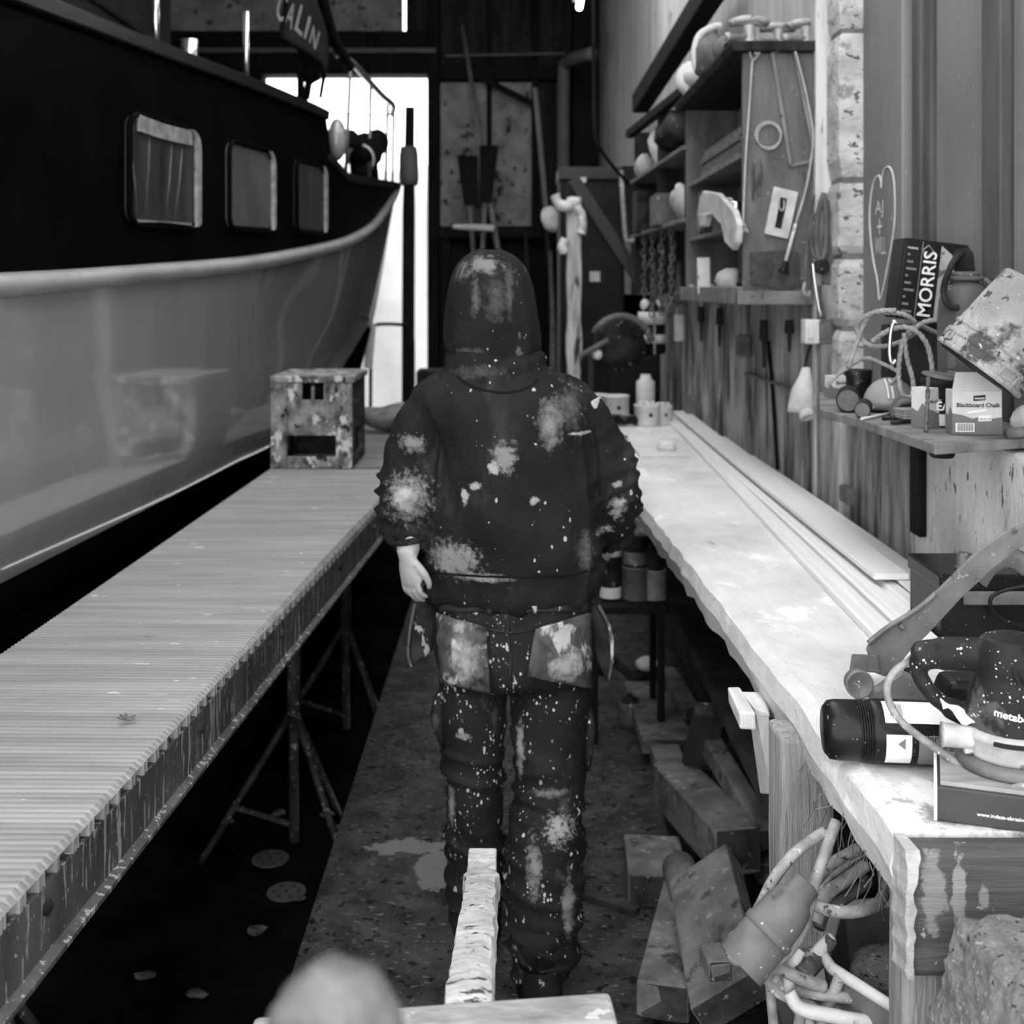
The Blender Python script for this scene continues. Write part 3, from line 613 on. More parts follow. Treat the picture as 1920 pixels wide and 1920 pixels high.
def hand(pw, dirs, side, k=1.):          # wrist point, palm frame (along, across, back of hand), thumb side, size
    al, ac, bk = [Vector(v).normalized()*k for v in dirs]
    rows = []
    for t, w_, th in ((-.015, .026, .02), (.02, .034, .018), (.055, .04, .016), (.085, .041, .013), (.096, .036, .010)):
        c = pw+al*t; rows.append([c+ac*w_*math.cos(a)+bk*th*math.sin(a) for a in [2*math.pi*q/14 for q in range(14)]])
    b.loft(rows)
    for i, (off, ln, r) in enumerate(((-.030, .062, .0085), (-.010, .074, .009), (.010, .070, .009), (.029, .056, .008))):
        o = pw+al*.085+ac*off; k1 = o+al*ln*.45-bk*.004; k2 = o+al*ln*.80-bk*.018; k3 = o+al*ln*.98-bk*.034
        b.tube(cr([o-al*.02, k1, k2, k3], 4), [r*1.1*k]*5+[r*k]*5+[r*.85*k]*3, 8)
    o = pw+al*.025+ac*side*.03
    b.tube(cr([o, o+al*.035+ac*side*.022-bk*.01, o+al*.062+ac*side*.024-bk*.02, o+al*.08+ac*side*.016-bk*.026], 4), [.012*k]*5+[.0105*k]*5+[.009*k]*3, 8)
al_ = Vector((.10, .14, -.98)).normalized(); ac_ = Vector((-.62, -.75, -.1)).cross(al_).normalized(); bk2 = al_.cross(ac_).normalized()
if bk2.dot(Vector((-.62, -.75, 0))) < 0: bk2 = -bk2
hand(P(764, 1038, PD-.075), (al_, ac_, bk2), 1 if ac_.x > 0 else -1, .80)
hand(P(1140, 1008, PD+.20), ((0, .75, -.65), (.6, .4, .5), (.6, -.4, .3)), -1)
bm = remesh(b, .0042, 2, .5)
person = bm.build('person', 'skin', smooth=True)
tag(person, 'person in a paint-splattered dark hoodie and work trousers walking away down the walkway', 'person')

# --- hoodie
def ridge(p, fx, fy, fz, seed=0):
    return 1-2*abs(noise.noise(Vector((p.x*fx+seed, p.y*fy+seed*.3, p.z*fz))))
def crease(mb, fn):
    for p, n in zip(mb.v, mb.n): p += n*fn(p)
    return mb
def zy(y): return CH-(y-HZ)/F*PD
b = MB()
b.loft([ring(*r) for r in ((962, 1121, 148, .115), (961, 1113, 157, .128), (961, 1096, 160, .135), (963, 1075, 160, .132), (964, 1030, 164, .142), (963, 960, 163, .14), (963, 900, 160, .138), (960, 830, 158, .135),
        (953, 790, 162, .13), (945, 755, 168, .122), (942, 735, 160, .115), (941, 716, 138, .105), (937, 700, 108, .096), (932, 684, 84, .089), (930, 668, 76, .085))])
limb(b, [(838, 782, PD, .060), (800, 800, PD, .066), (775, 845, PD-.01, .060), (764, 900, PD-.025, .060), (762, 940, PD-.02, .063), (764, 972, PD-.015, .054), (767, 1000, PD-.032, .048), (766, 1019, PD-.048, .046)])
limb(b, [(1062, 782, PD, .060), (1100, 800, PD, .066), (1131, 845, PD-.01, .056), (1149, 900, PD-.02, .058), (1152, 945, PD+.005, .057), (1148, 975, PD+.05, .052), (1143, 1003, PD+.12, .046)])
rr = [P(930, 672, PD)+Vector((.100*math.cos(a), .095*math.sin(a), .012*math.sin(a))) for a in np.linspace(0, 2*math.pi, 28)[:-1]]
b.tube(rr, .021, 8, closed=True)
hm = remesh(b, .009, 5, .6)
def hf_(p):
    d = 0.
    torso = abs(p.x-px(2)) < px(150)
    arm = (1-max(0., min(1., (px(165)-abs(p.x))/.05)))*max(0., min(1., (zy(790)-p.z)/.08))
    d += .012*ridge(p, 7.5, 7.5, 2.2, 3.1)**3*(1-arm)+.005*ridge(Vector((p.x+p.z*.5, p.y, p.z)), 16, 16, 5, 8.)**3
    d += .005*noise.noise(p*9)
    if p.z < zy(1085): d += .003*math.sin(p.x*95)
    q = .55*p.x*(1 if p.x < 0 else -1)
    d += arm*.016*ridge(Vector((p.x*.6, p.y*.6, p.z+q)), 6, 6, 24, 9.)**3
    d += arm*.005*noise.noise(p*22)
    return d
crease(hm, hf_); hoodie = hm.build('hoodie', 'hoodie_cloth', person, smooth=True)
hb = BVHTree.FromPolygons(hm.v, hm.f)
def drape(bv, rows, off):
    out = []
    for r in rows:
        o = []
        for (x, y) in r:
            d = (P(x, y, 2.)-Vector((0, 0, CH))).normalized()
            h_ = bv.ray_cast(Vector((0, 0, CH)), d); q = h_[0] if h_[0] else P(x, y, PD-.05)
            o.append(q-d*off)
        out.append(o)
    return out
# seams on the back of the hoodie: yoke curve, collar, hem band
for pts in ([(858, 706), (880, 722), (910, 732), (950, 736), (985, 728), (1008, 712)], [(806, 1072), (860, 1078), (960, 1082), (1060, 1078), (1116, 1066)], [(832, 800), (822, 860), (815, 930)], [(1112, 800), (1122, 860), (1124, 930)]):
    q = drape(hb, [[tuple(v.xy) for v in cr([(x, y, 0) for x, y in pts], 5)]], .001)[0]
    MB().tube(q, .0028, 5).build('seam', 'seam', person, smooth=True)
# cuff of the left sleeve
MB().tube([P(766, 1010, PD-.044)+Vector((.042*math.cos(a), .042*math.sin(a), .006*math.cos(a))) for a in np.linspace(0, 2*math.pi, 20)[:-1]], .008, 8, closed=True).build('cuff', 'hoodie_cloth', person, smooth=True)
# --- hood: open-fronted shell
hd = MB(); rows = []
lv = ((470, 918, 14, .02), (476, 918, 34, .045), (488, 918, 52, .072), (505, 919, 64, .095), (530, 920, 73, .112), (565, 921, 79, .120), (600, 921, 83, .122), (630, 922, 85, .120), (652, 924, 83, .112), (668, 927, 78, .098), (682, 930, 79, .092))
for (y, cx, hw, hdp) in lv:
    c = P(cx, y, PD+.012); r = []
    for k in range(41):
        a = -2.25+4.5*k/40                # 0 = straight back, towards the camera
        rad = 1.+.022*math.cos(7*a+.6*math.sin(y*.03))*(1 if y > 500 else .3)+.032*ridge(Vector((a, 0, y*.01)), 2.2, 1, 1.4, 2)+.02*noise.noise(Vector((a*3, y*.02, 1)))
        if y > 590: rad += .05*ridge(Vector((a*.25, 0, y*.012)), 3, 1, 2.2, 4)*(y-590)/80
        for s_ in (-.42, .40):
            rad -= .06*math.exp(-((math.sin(a)-s_)/.035)**2) if abs(a) < 1.3 else 0
        r.append(c+Vector((px(hw)*rad*math.sin(a), -hdp*rad*math.cos(a), 0)))
    rows.append(r)
hd.grid(rows)
MBh = hd.build('hood', 'hood_cloth', person, smooth=True, solid=.010, subd=1)
MB().tube([rows[i][0] for i in range(len(rows))], .009, 6).build('hood_hem', 'hood_cloth', MBh, smooth=True)
MB().tube([rows[i][-1] for i in range(len(rows))], .009, 6).build('hood_hem', 'hood_cloth', MBh, smooth=True)
for k in (12, 28): MB().tube([rows[i][k]+Vector((0, -.004, 0)) for i in range(1, len(rows)-1)], .0022, 5).build('hood_seam', 'seam', MBh, smooth=True)

# --- trousers
b = MB()
b.loft([ring(*r) for r in ((962, 1108, 148, .118), (963, 1140, 149, .122), (964, 1185, 149, .128), (965, 1225, 148, .132), (965, 1255, 144, .125), (965, 1275, 134, .11))])
limb(b, [(890, 1225, PD, .086), (886, 1300, PD, .080), (886, 1370, PD+.005, .076), (888, 1440, PD+.015, .071), (889, 1500, PD+.02, .070), (890, 1570, PD+.045, .067), (890, 1640, PD+.09, .062), (892, 1705, PD+.12, .058), (893, 1750, 2.985, .052)], 20)
limb(b, [(1032, 1225, PD, .094), (1034, 1300, PD, .095), (1032, 1370, PD-.01, .090), (1031, 1440, PD-.025, .084), (1030, 1510, PD-.045, .080), (1022, 1600, PD-.075, .085), (1018, 1700, PD-.095, .086), (1018, 1780, 2.76, .076), (1014, 1835, 2.752, .060)], 20)
tm = remesh(b, .009, 4, .6)
def tf(p):
    k = max(0., min(1., (zy(1330)-p.z)/.15)); hi_ = 1-k
    q = .25*p.x
    return k*.015*ridge(Vector((p.x, p.y, p.z+q+.02*noise.noise(p*6))), 3, 3, 17, 2.)**3+.004*noise.noise(p*11)+hi_*.005*ridge(p, 6, 6, 5, 7)**3+k*.003*noise.noise(p*30)
crease(tm, tf); trousers = tm.build('trousers', 'trouser_cloth', person, smooth=True)
tb_ = BVHTree.FromPolygons(tm.v, tm.f)
def patch(name, quad, off, nu=22, nv=22, wr=.010, mat='seat_cloth', thick=.006):
    (x0, y0), (x1, y1), (x2, y2), (x3, y3) = quad; rows = []
    for j in range(nv):
        v = j/(nv-1); rows.append([((x0*(1-u)+x1*u)*(1-v)+(x3*(1-u)+x2*u)*v, (y0*(1-u)+y1*u)*(1-v)+(y3*(1-u)+y2*u)*v) for u in np.linspace(0, 1, nu)])
    g = drape(tb_, rows, off)
    for j, r in enumerate(g):
        for p in r: p.y -= .012*(j/nv)**2+wr*ridge(Vector((p.x+p.z*.8, 0, p.z)), 14, 1, 18, 5)**2
    return MB().grid(g).build(name, mat, person, smooth=True, solid=thick)
patch('seat_pocket', ((818, 1148), (912, 1176), (920, 1297), (826, 1276)), .006)
patch('seat_pocket', ((1004, 1178), (1106, 1148), (1108, 1288), (988, 1264)), .006)
patch('waistband', ((816, 1122), (1108, 1122), (1107, 1146), (817, 1146)), .004, 24, 3, 0, 'pouch_cloth')
for (x, y0, y1) in ((917, 1120, 1150), (1002, 1120, 1150)):
    patch('belt_loop', ((x-5, y0), (x+5, y0), (x+5, y1), (x-5, y1)), .012, 3, 4, 0, 'pouch_cloth')
for pts in ([(952, 1150), (953, 1190), (958, 1240), (955, 1275)], [(820, 1150), (880, 1172), (912, 1178)], [(914, 1180), (960, 1186), (1002, 1180)]):
    q = drape(tb_, [[tuple(v.xy) for v in cr([(x, y, 0) for x, y in pts], 5)]], .003)[0]
    MB().tube(q, .003, 5).build('seam', 'pouch_cloth', person, smooth=True)
# holster pockets swinging at both hips, cargo pockets on the thighs
def pouch(name, poly, D, th, mat='pouch_cloth'):
    ctr = sum((P(x, y, D) for x, y in poly), Vector())/len(poly); rings = []
    for k, s_ in ((-1, .82), (-.6, 1.), (.6, 1.), (1, .82)):
        rings.append([ctr+(P(x, y, D)-ctr)*s_+Vector((0, k*th, 0)) for x, y in poly])
    return MB().loft(rings).rough(.006, 18).build(name, mat, person, smooth=True, subd=1)
pouch('holster_pocket', [(818, 1122), (796, 1124), (782, 1140), (768, 1180), (764, 1220), (768, 1248), (776, 1250), (792, 1232), (815, 1222), (822, 1170)], PD+.035, .022)
pouch('holster_pocket', [(1104, 1132), (1118, 1130), (1133, 1150), (1145, 1185), (1148, 1230), (1143, 1272), (1134, 1283), (1124, 1250), (1112, 1230)], PD-.01, .022)
pouch('cargo_pocket', [(836, 1282), (822, 1292), (806, 1322), (808, 1348), (818, 1362), (828, 1400), (838, 1402)], PD+.0, .05, 'trouser_cloth')
pouch('cargo_pocket', [(1096, 1310), (1112, 1322), (1116, 1362), (1112, 1400), (1104, 1450), (1092, 1440)], PD-.02, .05, 'trouser_cloth')
MB().tube(cr([P(778, 1132, PD+.012), P(769, 1180, PD+.010), P(765, 1225, PD+.010), P(771, 1250, PD+.012)], 5), .004, 6).build('pocket_binding', 'seat_cloth', person, smooth=True)
MB().tube(cr([P(1122, 1135, PD-.03), P(1142, 1175, PD-.035), P(1148, 1225, PD-.035), P(1142, 1275, PD-.03)], 5), .005, 6).build('pocket_binding', 'seat_cloth', person, smooth=True)
# --- boots
for (x, D, yaw) in ((894, 2.985, .06), (1014, 2.755, -.04)):
    c = P(x, 1800, D).x; bt = MB(); rows = []
    for (y, w_, h) in ((-.085, .030, .10), (-.07, .042, .135), (-.02, .047, .14), (.04, .046, .11), (.10, .050, .075), (.16, .050, .062), (.205, .038, .05), (.22, .018, .038)):
        rows.append([Vector((c+w_*q[0]+yaw*y, D+y, .014+(h-.014)*q[1])) for q in ((-.95, 0), (.95, 0), (1, .3), (.92, .7), (.6, .97), (0, 1.05), (-.6, .97), (-.92, .7), (-1, .3))])
    bt.loft(rows); bt.lathe([(.052, 0), (.054, .05), (.056, .09)], (c, D-.03, .11), n=14)
    bo = bt.build('boot', 'boot', person, smooth=True)
    MB().loft([[Vector((c+w_*s_+yaw*y, D+y, z)) for s_, z in ((-1, 0), (1, 0), (1, .02), (-1, .02))] for y, w_ in ((-.092, .028), (-.07, .046), (0, .05), (.1, .055), (.17, .054), (.215, .036), (.23, .015))]).build('boot_sole', 'black_wood', bo)
# ---------------------------------------------------------------- things on the bench
M('board_white', .66, .76, 3, (3, .3, 1), rough=.45, bump=.06)
M('steel_grey', .12, .19, 14, rough=.5, metal=.35, bump=.15, specks=((.3, 60, .70, (1, 1, 1)), (.07, 16, .68, (1, 1, 1))))
M('black_plastic', .006, .011, 9, rough=.3, bump=.04, spec=.18, specks=((.2, 130, .74, (1, 1, 1)),))
M('sander_body', .012, .03, 9, rough=.4, bump=.08, specks=((.08, 16, .62, (1, 1, 1)),), dots=((.6, 230, .50, (1, 1, 1)), (.7, 85, .30, (1, 1, 1))))
M('sander_pale', .30, .5, 14, rough=.6, bump=.2, specks=((.14, 24, .66, (1, 1, 1)),))
M('rubber_grey', .10, .16, 20, rough=.6, bump=.1)
M('carton_dark', .035, .055, 6, rough=.4, bump=.02)
M('carton_grey', .22, .34, 12, (1, 4, 1), rough=.6, bump=.05)
M('label_white', .72, .8, 6, rough=.5, bump=0)
M('label_grey', .14, .2, 6, rough=.5, bump=0)
M('ink', .02, rough=.6, bump=0)
M('white_ink', .75, rough=.5, bump=0)
M('cord_pale', .16, .30, 40, rough=.7, bump=.2, specks=((.5, 60, .66, (1, 1, 1)),))
# moulded boards
def moulding(name, label, x0, x1, w_, Y0, Y1, z0, t, prof, w1=None):
    rows = []; w1 = w1 or w_
    for k in range(12):
        u = k/11; Y = Y0+(Y1-Y0)*u; x = x0+(x1-x0)*u+.004*math.sin(u*5+x0*40); ww = w_+(w1-w_)*u
        rows.append([(x, Y, z0)]+[(x+ww*a, Y, z0+t*h) for a, h in prof]+[(x+ww, Y, z0)])
    return tag(MB().loft(rows).build(name, 'board_white', bevel=.0015), label, 'board', 'white mouldings laid along the bench')
pa = ((0, .8), (.1, 1), (.42, 1), (.46, .75), (.52, .75), (.58, 1), (.9, 1), (1, .8)); pb = ((0, .55), (.2, .6), (.3, .95), (.36, 1), (.9, 1), (1, .7)); pc = ((0, 1), (.5, 1), (1, 1))
moulding('moulding_board', 'white moulding on the bench nearest the open edge of the stack', .735, .832, .06, 2.30, 6.5, BZ+.001, .018, pa, .038)
moulding('moulding_board', 'grooved white moulding second from the open edge of the stack', .80, .875, .050, 2.32, 6.4, BZ+.001, .024, pb, .030)
moulding('moulding_board', 'grooved white moulding third from the open edge of the stack', .858, .910, .048, 2.61, 6.45, BZ+.001, .026, pb, .03)
moulding('moulding_board', 'wide flat white board against the plaster wall', .918, .952, .10, 2.60, 5.0, BZ+.001, .02, pc, .06)
moulding('moulding_board', 'thin white lath between the mouldings and the wall board', .905, .955, .03, 2.60, 5.5, BZ+.0285, .008, pc)
moulding('moulding_board', 'topmost white board with a squared end lying on the stack', .842, .872, .082, 2.79, 6.5, BZ+.0385, .014, pc)
# lever tool
lv = thing('lever_tool', 'grey steel strap lever tool with round dished knob on the bench', 'tool', (.72, 2.1, BZ))
D = 2.12
def plate(poly, D, th): return MB().prism([P(x, y, D) for x, y in poly], (0, th, 0))
plate([(1625, 1218), (1632, 1203), (1662, 1178), (1720, 1140), (1762, 1103), (1830, 1035), (1880, 1000), (1920, 983), (1950, 973), (1950, 1010), (1915, 1026), (1860, 1068), (1800, 1125), (1740, 1190), (1703, 1226), (1690, 1243), (1662, 1270), (1640, 1262), (1632, 1236)], D, .007).build('strap', 'steel_grey', lv, bevel=.002)
MB().tube(cr([P(1628, 1206, D-.004), P(1662, 1178, D-.004), P(1720, 1142, D-.004), P(1755, 1112, D-.004)], 5), .005, 6).build('rolled_edge', 'steel_grey', lv, smooth=True)
MB().lathe([(.006, 0), (.006, .005), (.003, .009)], P(1690, 1174, D), (0, -1, 0), 6).build('bolt', 'steel_grey', lv)
MB().tube(cr([P(1835, 1088, D+.05), P(1855, 1060, D+.06), P(1880, 1046, D+.06), P(1905, 1048, D+.05), P(1930, 1066, D+.04)], 6), .019, 8, flat=.35, up=(0, -1, 0)).build('curved_handle', 'steel_grey', lv, smooth=True)
plate([(1622, 1302), (1650, 1288), (1690, 1258), (1745, 1283), (1800, 1310), (1850, 1352), (1800, 1368), (1700, 1345), (1650, 1328)], 2.03, .02).build('lower_arm', 'steel_grey', lv, bevel=.006)
MB().lathe([(.0, .006), (.012, .006), (.0205, -.001), (.0235, -.002), (.0240, .004), (.022, .02), (.012, .03)], P(1612, 1284, 2.02), (0, 1, 0), 24).build('dished_knob', 'steel_grey', lv, smooth=True)
MB().lathe([(.0035, 0), (.002, .003)], P(1611, 1280, 2.012), (0, -1, 0), 8).build('rivet', 'steel_rail', lv)
MB().hexa([P(1592, 1258, 2.10), P(1650, 1262, 2.10), P(1655, 1262, 2.16), P(1600, 1258, 2.16), P(1597, 1226, 2.10), P(1645, 1228, 2.10), P(1650, 1228, 2.16), P(1600, 1226, 2.16)]).build('wooden_block', 'old_timber', lv, bevel=.002)
for (xa, ya, xb, yb) in ((1672, 1262, 1682, 1296), (1700, 1252, 1716, 1296), (1716, 1240, 1731, 1290)):
    MB().bar(P(xa, ya, 2.13), P(xb, yb, 2.11), .012, .006).build('link_bar', 'dark_wood', lv)
MB().lathe([(.011, 0), (.011, .012), (.006, .02)], P(1733, 1289, 2.10), (0, -1, 0), 6).build('wing_nut', 'steel_grey', lv)
# car battery
bt = thing('battery', 'black lead battery against the plaster wall behind the sander', 'battery', (.95, 2.49, BZ))
MB().bb((.862, 2.40, BZ+.001), (1.04, 2.59, BZ+.115)).build('case', 'black_plastic', bt, bevel=.004)
MB().bb((.858, 2.395, BZ+.112), (1.043, 2.595, BZ+.145)).build('lid', 'black_plastic', bt, bevel=.005)
MB().bb((.905, 2.39, BZ+.085), (1.03, 2.40, BZ+.112)).build('lip', 'rubber_grey', bt, bevel=.003)
MB().lathe([(.017, 0), (.016, .004), (.0125, .006), (.012, .03), (.010, .033)], (.925, 2.45, BZ+.145), n=16).build('terminal', 'steel_grey', bt, smooth=True)
MB().tube(cr([P(1925, 1098, 2.35), P(1880, 1108, 2.36), P(1858, 1122, 2.36), P(1862, 1145, 2.36), P(1890, 1165, 2.36), P(1930, 1175, 2.36)], 6), .0042, 8).build('cable', 'black_plastic', bt, smooth=True)
MB().tube(cr([P(1930, 1060, 2.40), P(1905, 1085, 2.41), P(1888, 1118, 2.42), P(1880, 1135, 2.42)], 6), .013, 8, flat=.4).build('carry_strap', 'black_plastic', bt, smooth=True)
tag(MB().loft([[(.69, y, BZ+.001), (.82, y, BZ+.001), (.825, y, BZ+.05), (.81, y, BZ+.09), (.70, y, BZ+.092), (.688, y, BZ+.06)] for y in (1.90, 1.93, 1.97)]).build('tool_pouch', 'black_plastic', bevel=.01), 'black tool pouch on the bench seen through the sander handle', 'pouch')
# black polish bottle on its side
bo = thing('bottle', 'black plastic polish bottle with white labels lying at the bench edge', 'bottle', (.58, 1.80, BZ))
A0, A1 = Vector((.474, 1.822, BZ+.0475)), Vector((.712, 1.80, BZ+.0475)); axb = (A1-A0).normalized()
MB().lathe([(.001, 0), (.034, .001), (.0425, .008), (.0445, .02), (.0445, .048), (.0435, .052), (.0435, .064)], A0, axb, 32).build('cap', 'black_plastic', bo, smooth=True)
gr = MB()
for k in range(6): gr.lathe([(.0438, 0), (.0458, .0012), (.0458, .0022), (.0438, .0034)], A0+axb*(.05+k*.0036), axb, 32, cap=False)
gr.build('grip_rings', 'black_plastic', bo, smooth=True)
MB().lathe([(.043, .066), (.0465, .072), (.0470, .08), (.0470, .225), (.043, .235), (.02, .237)], A0, axb, 36).build('body', 'black_plastic', bo, smooth=True)
def wrapb(h0, h1, a0, a1, mat, name, r=.0474):
    rows = []; fy = Vector((0, -1, 0)); fz = axb.cross(fy).normalized(); fy = fz.cross(axb).normalized()
    if fz.z < 0: fz = -fz
    for hh in np.linspace(h0, h1, 3):
        rows.append([A0+axb*hh+(fy*math.cos(math.radians(a))+fz*math.sin(math.radians(a)))*r for a in np.linspace(a0, a1, 12)])
    MB().grid(rows).build(name, mat, bo, smooth=True)
wrapb(.085, .122, -48, 14, 'label_white', 'label'); wrapb(.132, .20, -52, 14, 'label_grey', 'label'); wrapb(.085, .225, 34, 84, 'label_white', 'label'); wrapb(.206, .222, -40, 10, 'label_white', 'label')
for k in range(11): wrapb(.094+k*.0017, .0948+k*.0017, 46, 74, 'ink', 'barcode_bar', .0476)
fb = lambda hh, a: A0+axb*hh+Vector((0, -math.cos(math.radians(a)), math.sin(math.radians(a))))*.0479
text('Perfect', .04, fb(.136, 4), axb, (0, .1, 1), 'ink', bo)
text('Anti-Hologram Pad', .035, fb(.176, -8), (0, -.25, -1), axb, 'white_ink', bo, bold=.01); text('Ultrafina SE', .026, fb(.167, -8), (0, -.25, -1), axb, 'white_ink', bo, bold=.01)
MB().prism([fb(.097, -2), fb(.108, 8), fb(.108, -12)], (0, -.0008, 0)).build('warning_triangle', 'label_grey', bo)
# abrasive carton under the sander
U, V = Vector((.944, -.33, 0)), Vector((.33, .944, 0)); O = Vector((.574, 1.613, BZ+.001))
ab = thing('abrasives_carton', 'dark carton of abrasives under the sander at the bench end', 'carton', tuple(O))
def ob(a, b_, c): return O+U*a+V*b_+Vector((0, 0, c))
def obx(a0, a1, b0, b1, c0, c1): return MB().hexa([ob(a0, b0, c0), ob(a1, b0, c0), ob(a1, b1, c0), ob(a0, b1, c0), ob(a0, b0, c1), ob(a1, b0, c1), ob(a1, b1, c1), ob(a0, b1, c1)])
obx(0, .21, 0, .125, 0, .046).build('box', 'carton_dark', ab, bevel=.002)
obx(.004, .206, .006, .12, .046, .052).build('paper_stack', 'carton_grey', ab, bevel=.001)
obx(-.004, .0, 0, .125, 0, .05).build('end_flap', 'label_white', ab)
text('www.indasa-abrasives.com', .078, ob(.050, -.0006, .014), U, (0, 0, 1), 'white_ink', ab, bold=.012)
# orbital sander
sn = thing('sander', 'paint-speckled dark orbital sander with D-handle resting on the abrasives carton', 'sander', (.72, 1.668, BZ+.053))
sc_ = Vector((.700, 1.672, BZ+.053))
MB().lathe([(.071, 0), (.0755, .004), (.0755, .012), (.072, .016)], sc_, n=40).build('sanding_pad', 'rubber_grey', sn, smooth=True)
MB().lathe([(.060, .017), (.061, .022), (.061, .040), (.066, .044), (.066, .050), (.058, .056)], sc_, n=40).build('skirt', 'sander_pale', sn, smooth=True)
MB().tube([sc_+Vector((.0655*math.sin(a), -.0655*math.cos(a), .047)) for a in np.linspace(-.75, .3, 12)], .0035, 6).build('vent_slot', 'ink', sn)
by = MB(); by.lathe([(.058, .05), (.0595, .07), (.0585, .10), (.050, .125), (.053, .145), (.050, .165), (.038, .178), (.015, .184)], sc_, n=28)
hdl = cr([sc_+Vector(v) for v in ((.01, 0, .150), (-.045, .012, .150), (-.095, .03, .146), (-.125, .042, .137))], 6)
by.tube(hdl, [.030]*4+[.024]*8+[.021]*5+[.014]*2, 14)
by.tube(cr([sc_+Vector(v) for v in ((-.118, .04, .138), (-.116, .038, .112), (-.098, .03, .085), (-.070, .018, .068), (-.04, .0, .062))], 6), [.013]*6+[.012]*10+[.016]*9, 10)
bm_ = remesh(by, .0032, 3, .5); bm_.build('body', 'sander_body', sn, smooth=True)
MB().lathe([(.013, 0), (.016, .006), (.016, .04), (.018, .044)], sc_+Vector((-.055, -.006, .040)), (-1, .15, .05), 16).build('dust_port', 'sander_pale', sn, smooth=True)
MB().bb(sc_+Vector((-.07, -.012, .018)), sc_+Vector((-.05, .0, .04))).build('port_bracket', 'sander_pale', sn, bevel=.003)
MB().grid([[sc_+Vector((-.095+u*.045, .016-u*.02-v*.012, .088-u*.022+.010*math.sin(9*u)*(v-.3)-v*.012)) for u in np.linspace(0, 1, 9)] for v in np.linspace(0, 1, 5)]).build('tape_flap', 'label_white', sn, solid=.0015, smooth=True)
for k in range(6): MB().bar(sc_+Vector((-.020+k*.009, -.0515, .150)), sc_+Vector((-.012+k*.009, -.0535, .128)), .003, .003).build('vent_slot', 'ink', sn)
def onb(p):
    q = p-sc_; a = (q.x)/.0585; return sc_+Vector((.0605*math.sin(a), -.0605*math.cos(a), q.z))
text('metabo', .044, sc_+Vector((-.046, -.0605, .084)), (1, 0, -.12), (.12, 0, 1), 'white_ink', sn, bold=.02, ext=0, warp=onb)
MB().tube(cr([sc_+Vector((-.122, .042, .139)), P(1700, 1243, 1.735), P(1678, 1258, 1.735), P(1664, 1285, 1.735), P(1668, 1318, 1.735), P(1692, 1355, 1.72), P(1740, 1393, 1.70), P(1790, 1428, 1.68), P(1812, 1452, 1.66), P(1830, 1475, 1.64)], 6), .0056, 8).build('power_cord', 'cord_pale', sn, smooth=True)
MB().tube(cr([P(1876, 1502, 1.60), P(1884, 1490, 1.60), P(1905, 1478, 1.60), P(1935, 1472, 1.60)], 5), [.0075]*4+[.0065]*12, 8).build('cord_end', 'cord_pale', sn, smooth=True)
# ---------------------------------------------------------------- saw-horse and lump nearest the lens
M('caked_paint', .42, .68, 16, rough=.7, bump=.9, bsc=30, specks=((.08, 26, .65, (1, 1, 2)), (.12, 12, .72, (1, 1, 1.5))))
sh = thing('sawhorse', 'paint-caked wooden saw-horse rail resting on a crossbar in the foreground', 'saw-horse', (-.05, 1.7, 0))
rows = []
ra, rb_ = P(878, 1900, 1.36), P(905, 1632, 2.36)
for k in range(26):
    u = k/25; c = ra+(rb_-ra)*u; w_ = .0275+.004*noise.noise(Vector((u*9, 3, 0))); o = Vector((.003*noise.noise(Vector((u*12, 7, 0))), 0, .003*noise.noise(Vector((u*10, 1, 0)))))
    if .86 < u < .90: w_ += .006
    rows.append([c+o+Vector(v) for v in ((-w_, 0, -.035), (w_, 0, -.035), (w_+.002, 0, -.01), (w_-.002, 0, .012), (w_*.4, 0, .016), (-w_*.5, 0, .015), (-w_, 0, .012), (-w_-.003, 0, -.015))])
MB().loft(rows).rough(.003, 60).build('rail', 'caked_paint', sh, smooth=False)
MB().hexa([rb_+Vector(v) for v in ((-.0275, -.05, -.03), (.0275, -.05, -.03), (.0275, .0, -.03), (-.0275, 0, -.03), (-.0275, -.05, .045), (.0275, -.05, .045), (.0275, 0, .045), (-.0275, 0, .045))]).build('end_block', 'caked_paint', sh, bevel=.003)
MB().bb((rb_.x-.022, rb_.y-.06, 0), (rb_.x+.022, rb_.y-.02, rb_.z-.02)).build('leg', 'dark_timber', sh)
cb0, cb1 = P(470, 1972, 1.30), P(1152, 1922, 1.33)
MB().bar(cb0, cb1, .06, .042).build('crossbar', M('crossbar_wood', .20, .36, 12, (1, 3, 3), rough=.8, bump=.5, specks=((.5, 30, .68, (1, 1, 1)),)), sh, bevel=.006)
for x in (cb0.x+.04, cb1.x-.06): MB().bar((x, 1.31, 0), (x, 1.31, cb0.z-.03), .05, .05, (0, 1, 0)).build('leg', 'grey_wood', sh)
lm = thing('gloved_post_cap', 'blurred pale cloth-wrapped post top right in front of the lens', 'wrapped post', (-.19, .62, 0))
b = MB(); c = P(632, 1900, .62)
b.ell(c+Vector((0, 0, -.02)), (.036, .034, .05), nu=24, nv=16); b.tube([c+Vector((-.022, -.01, -.03)), c+Vector((-.018, -.02, .01)), c+Vector((-.006, -.01, .030))], [.016, .014, .006], 10); b.tube([c+Vector((-.03, 0, -.06)), c+Vector((.035, 0, -.07))], .03, 10)
g = remesh(b, .004, 4, .6); g.rough(.004, 45); g.build('cloth_wrap', M('wrap_cloth', .05, .13, 26, rough=.8, bump=.3, specks=((.45, 18, .60, (1, 1, .3)),)), lm, smooth=True)  # white flecks in the cloth colour stand in for its highlight
MB().bar((c.x, c.y, 0), (c.x, c.y, c.z-.05), .05, .05, (0, 1, 0)).build('post', 'grey_wood', lm)
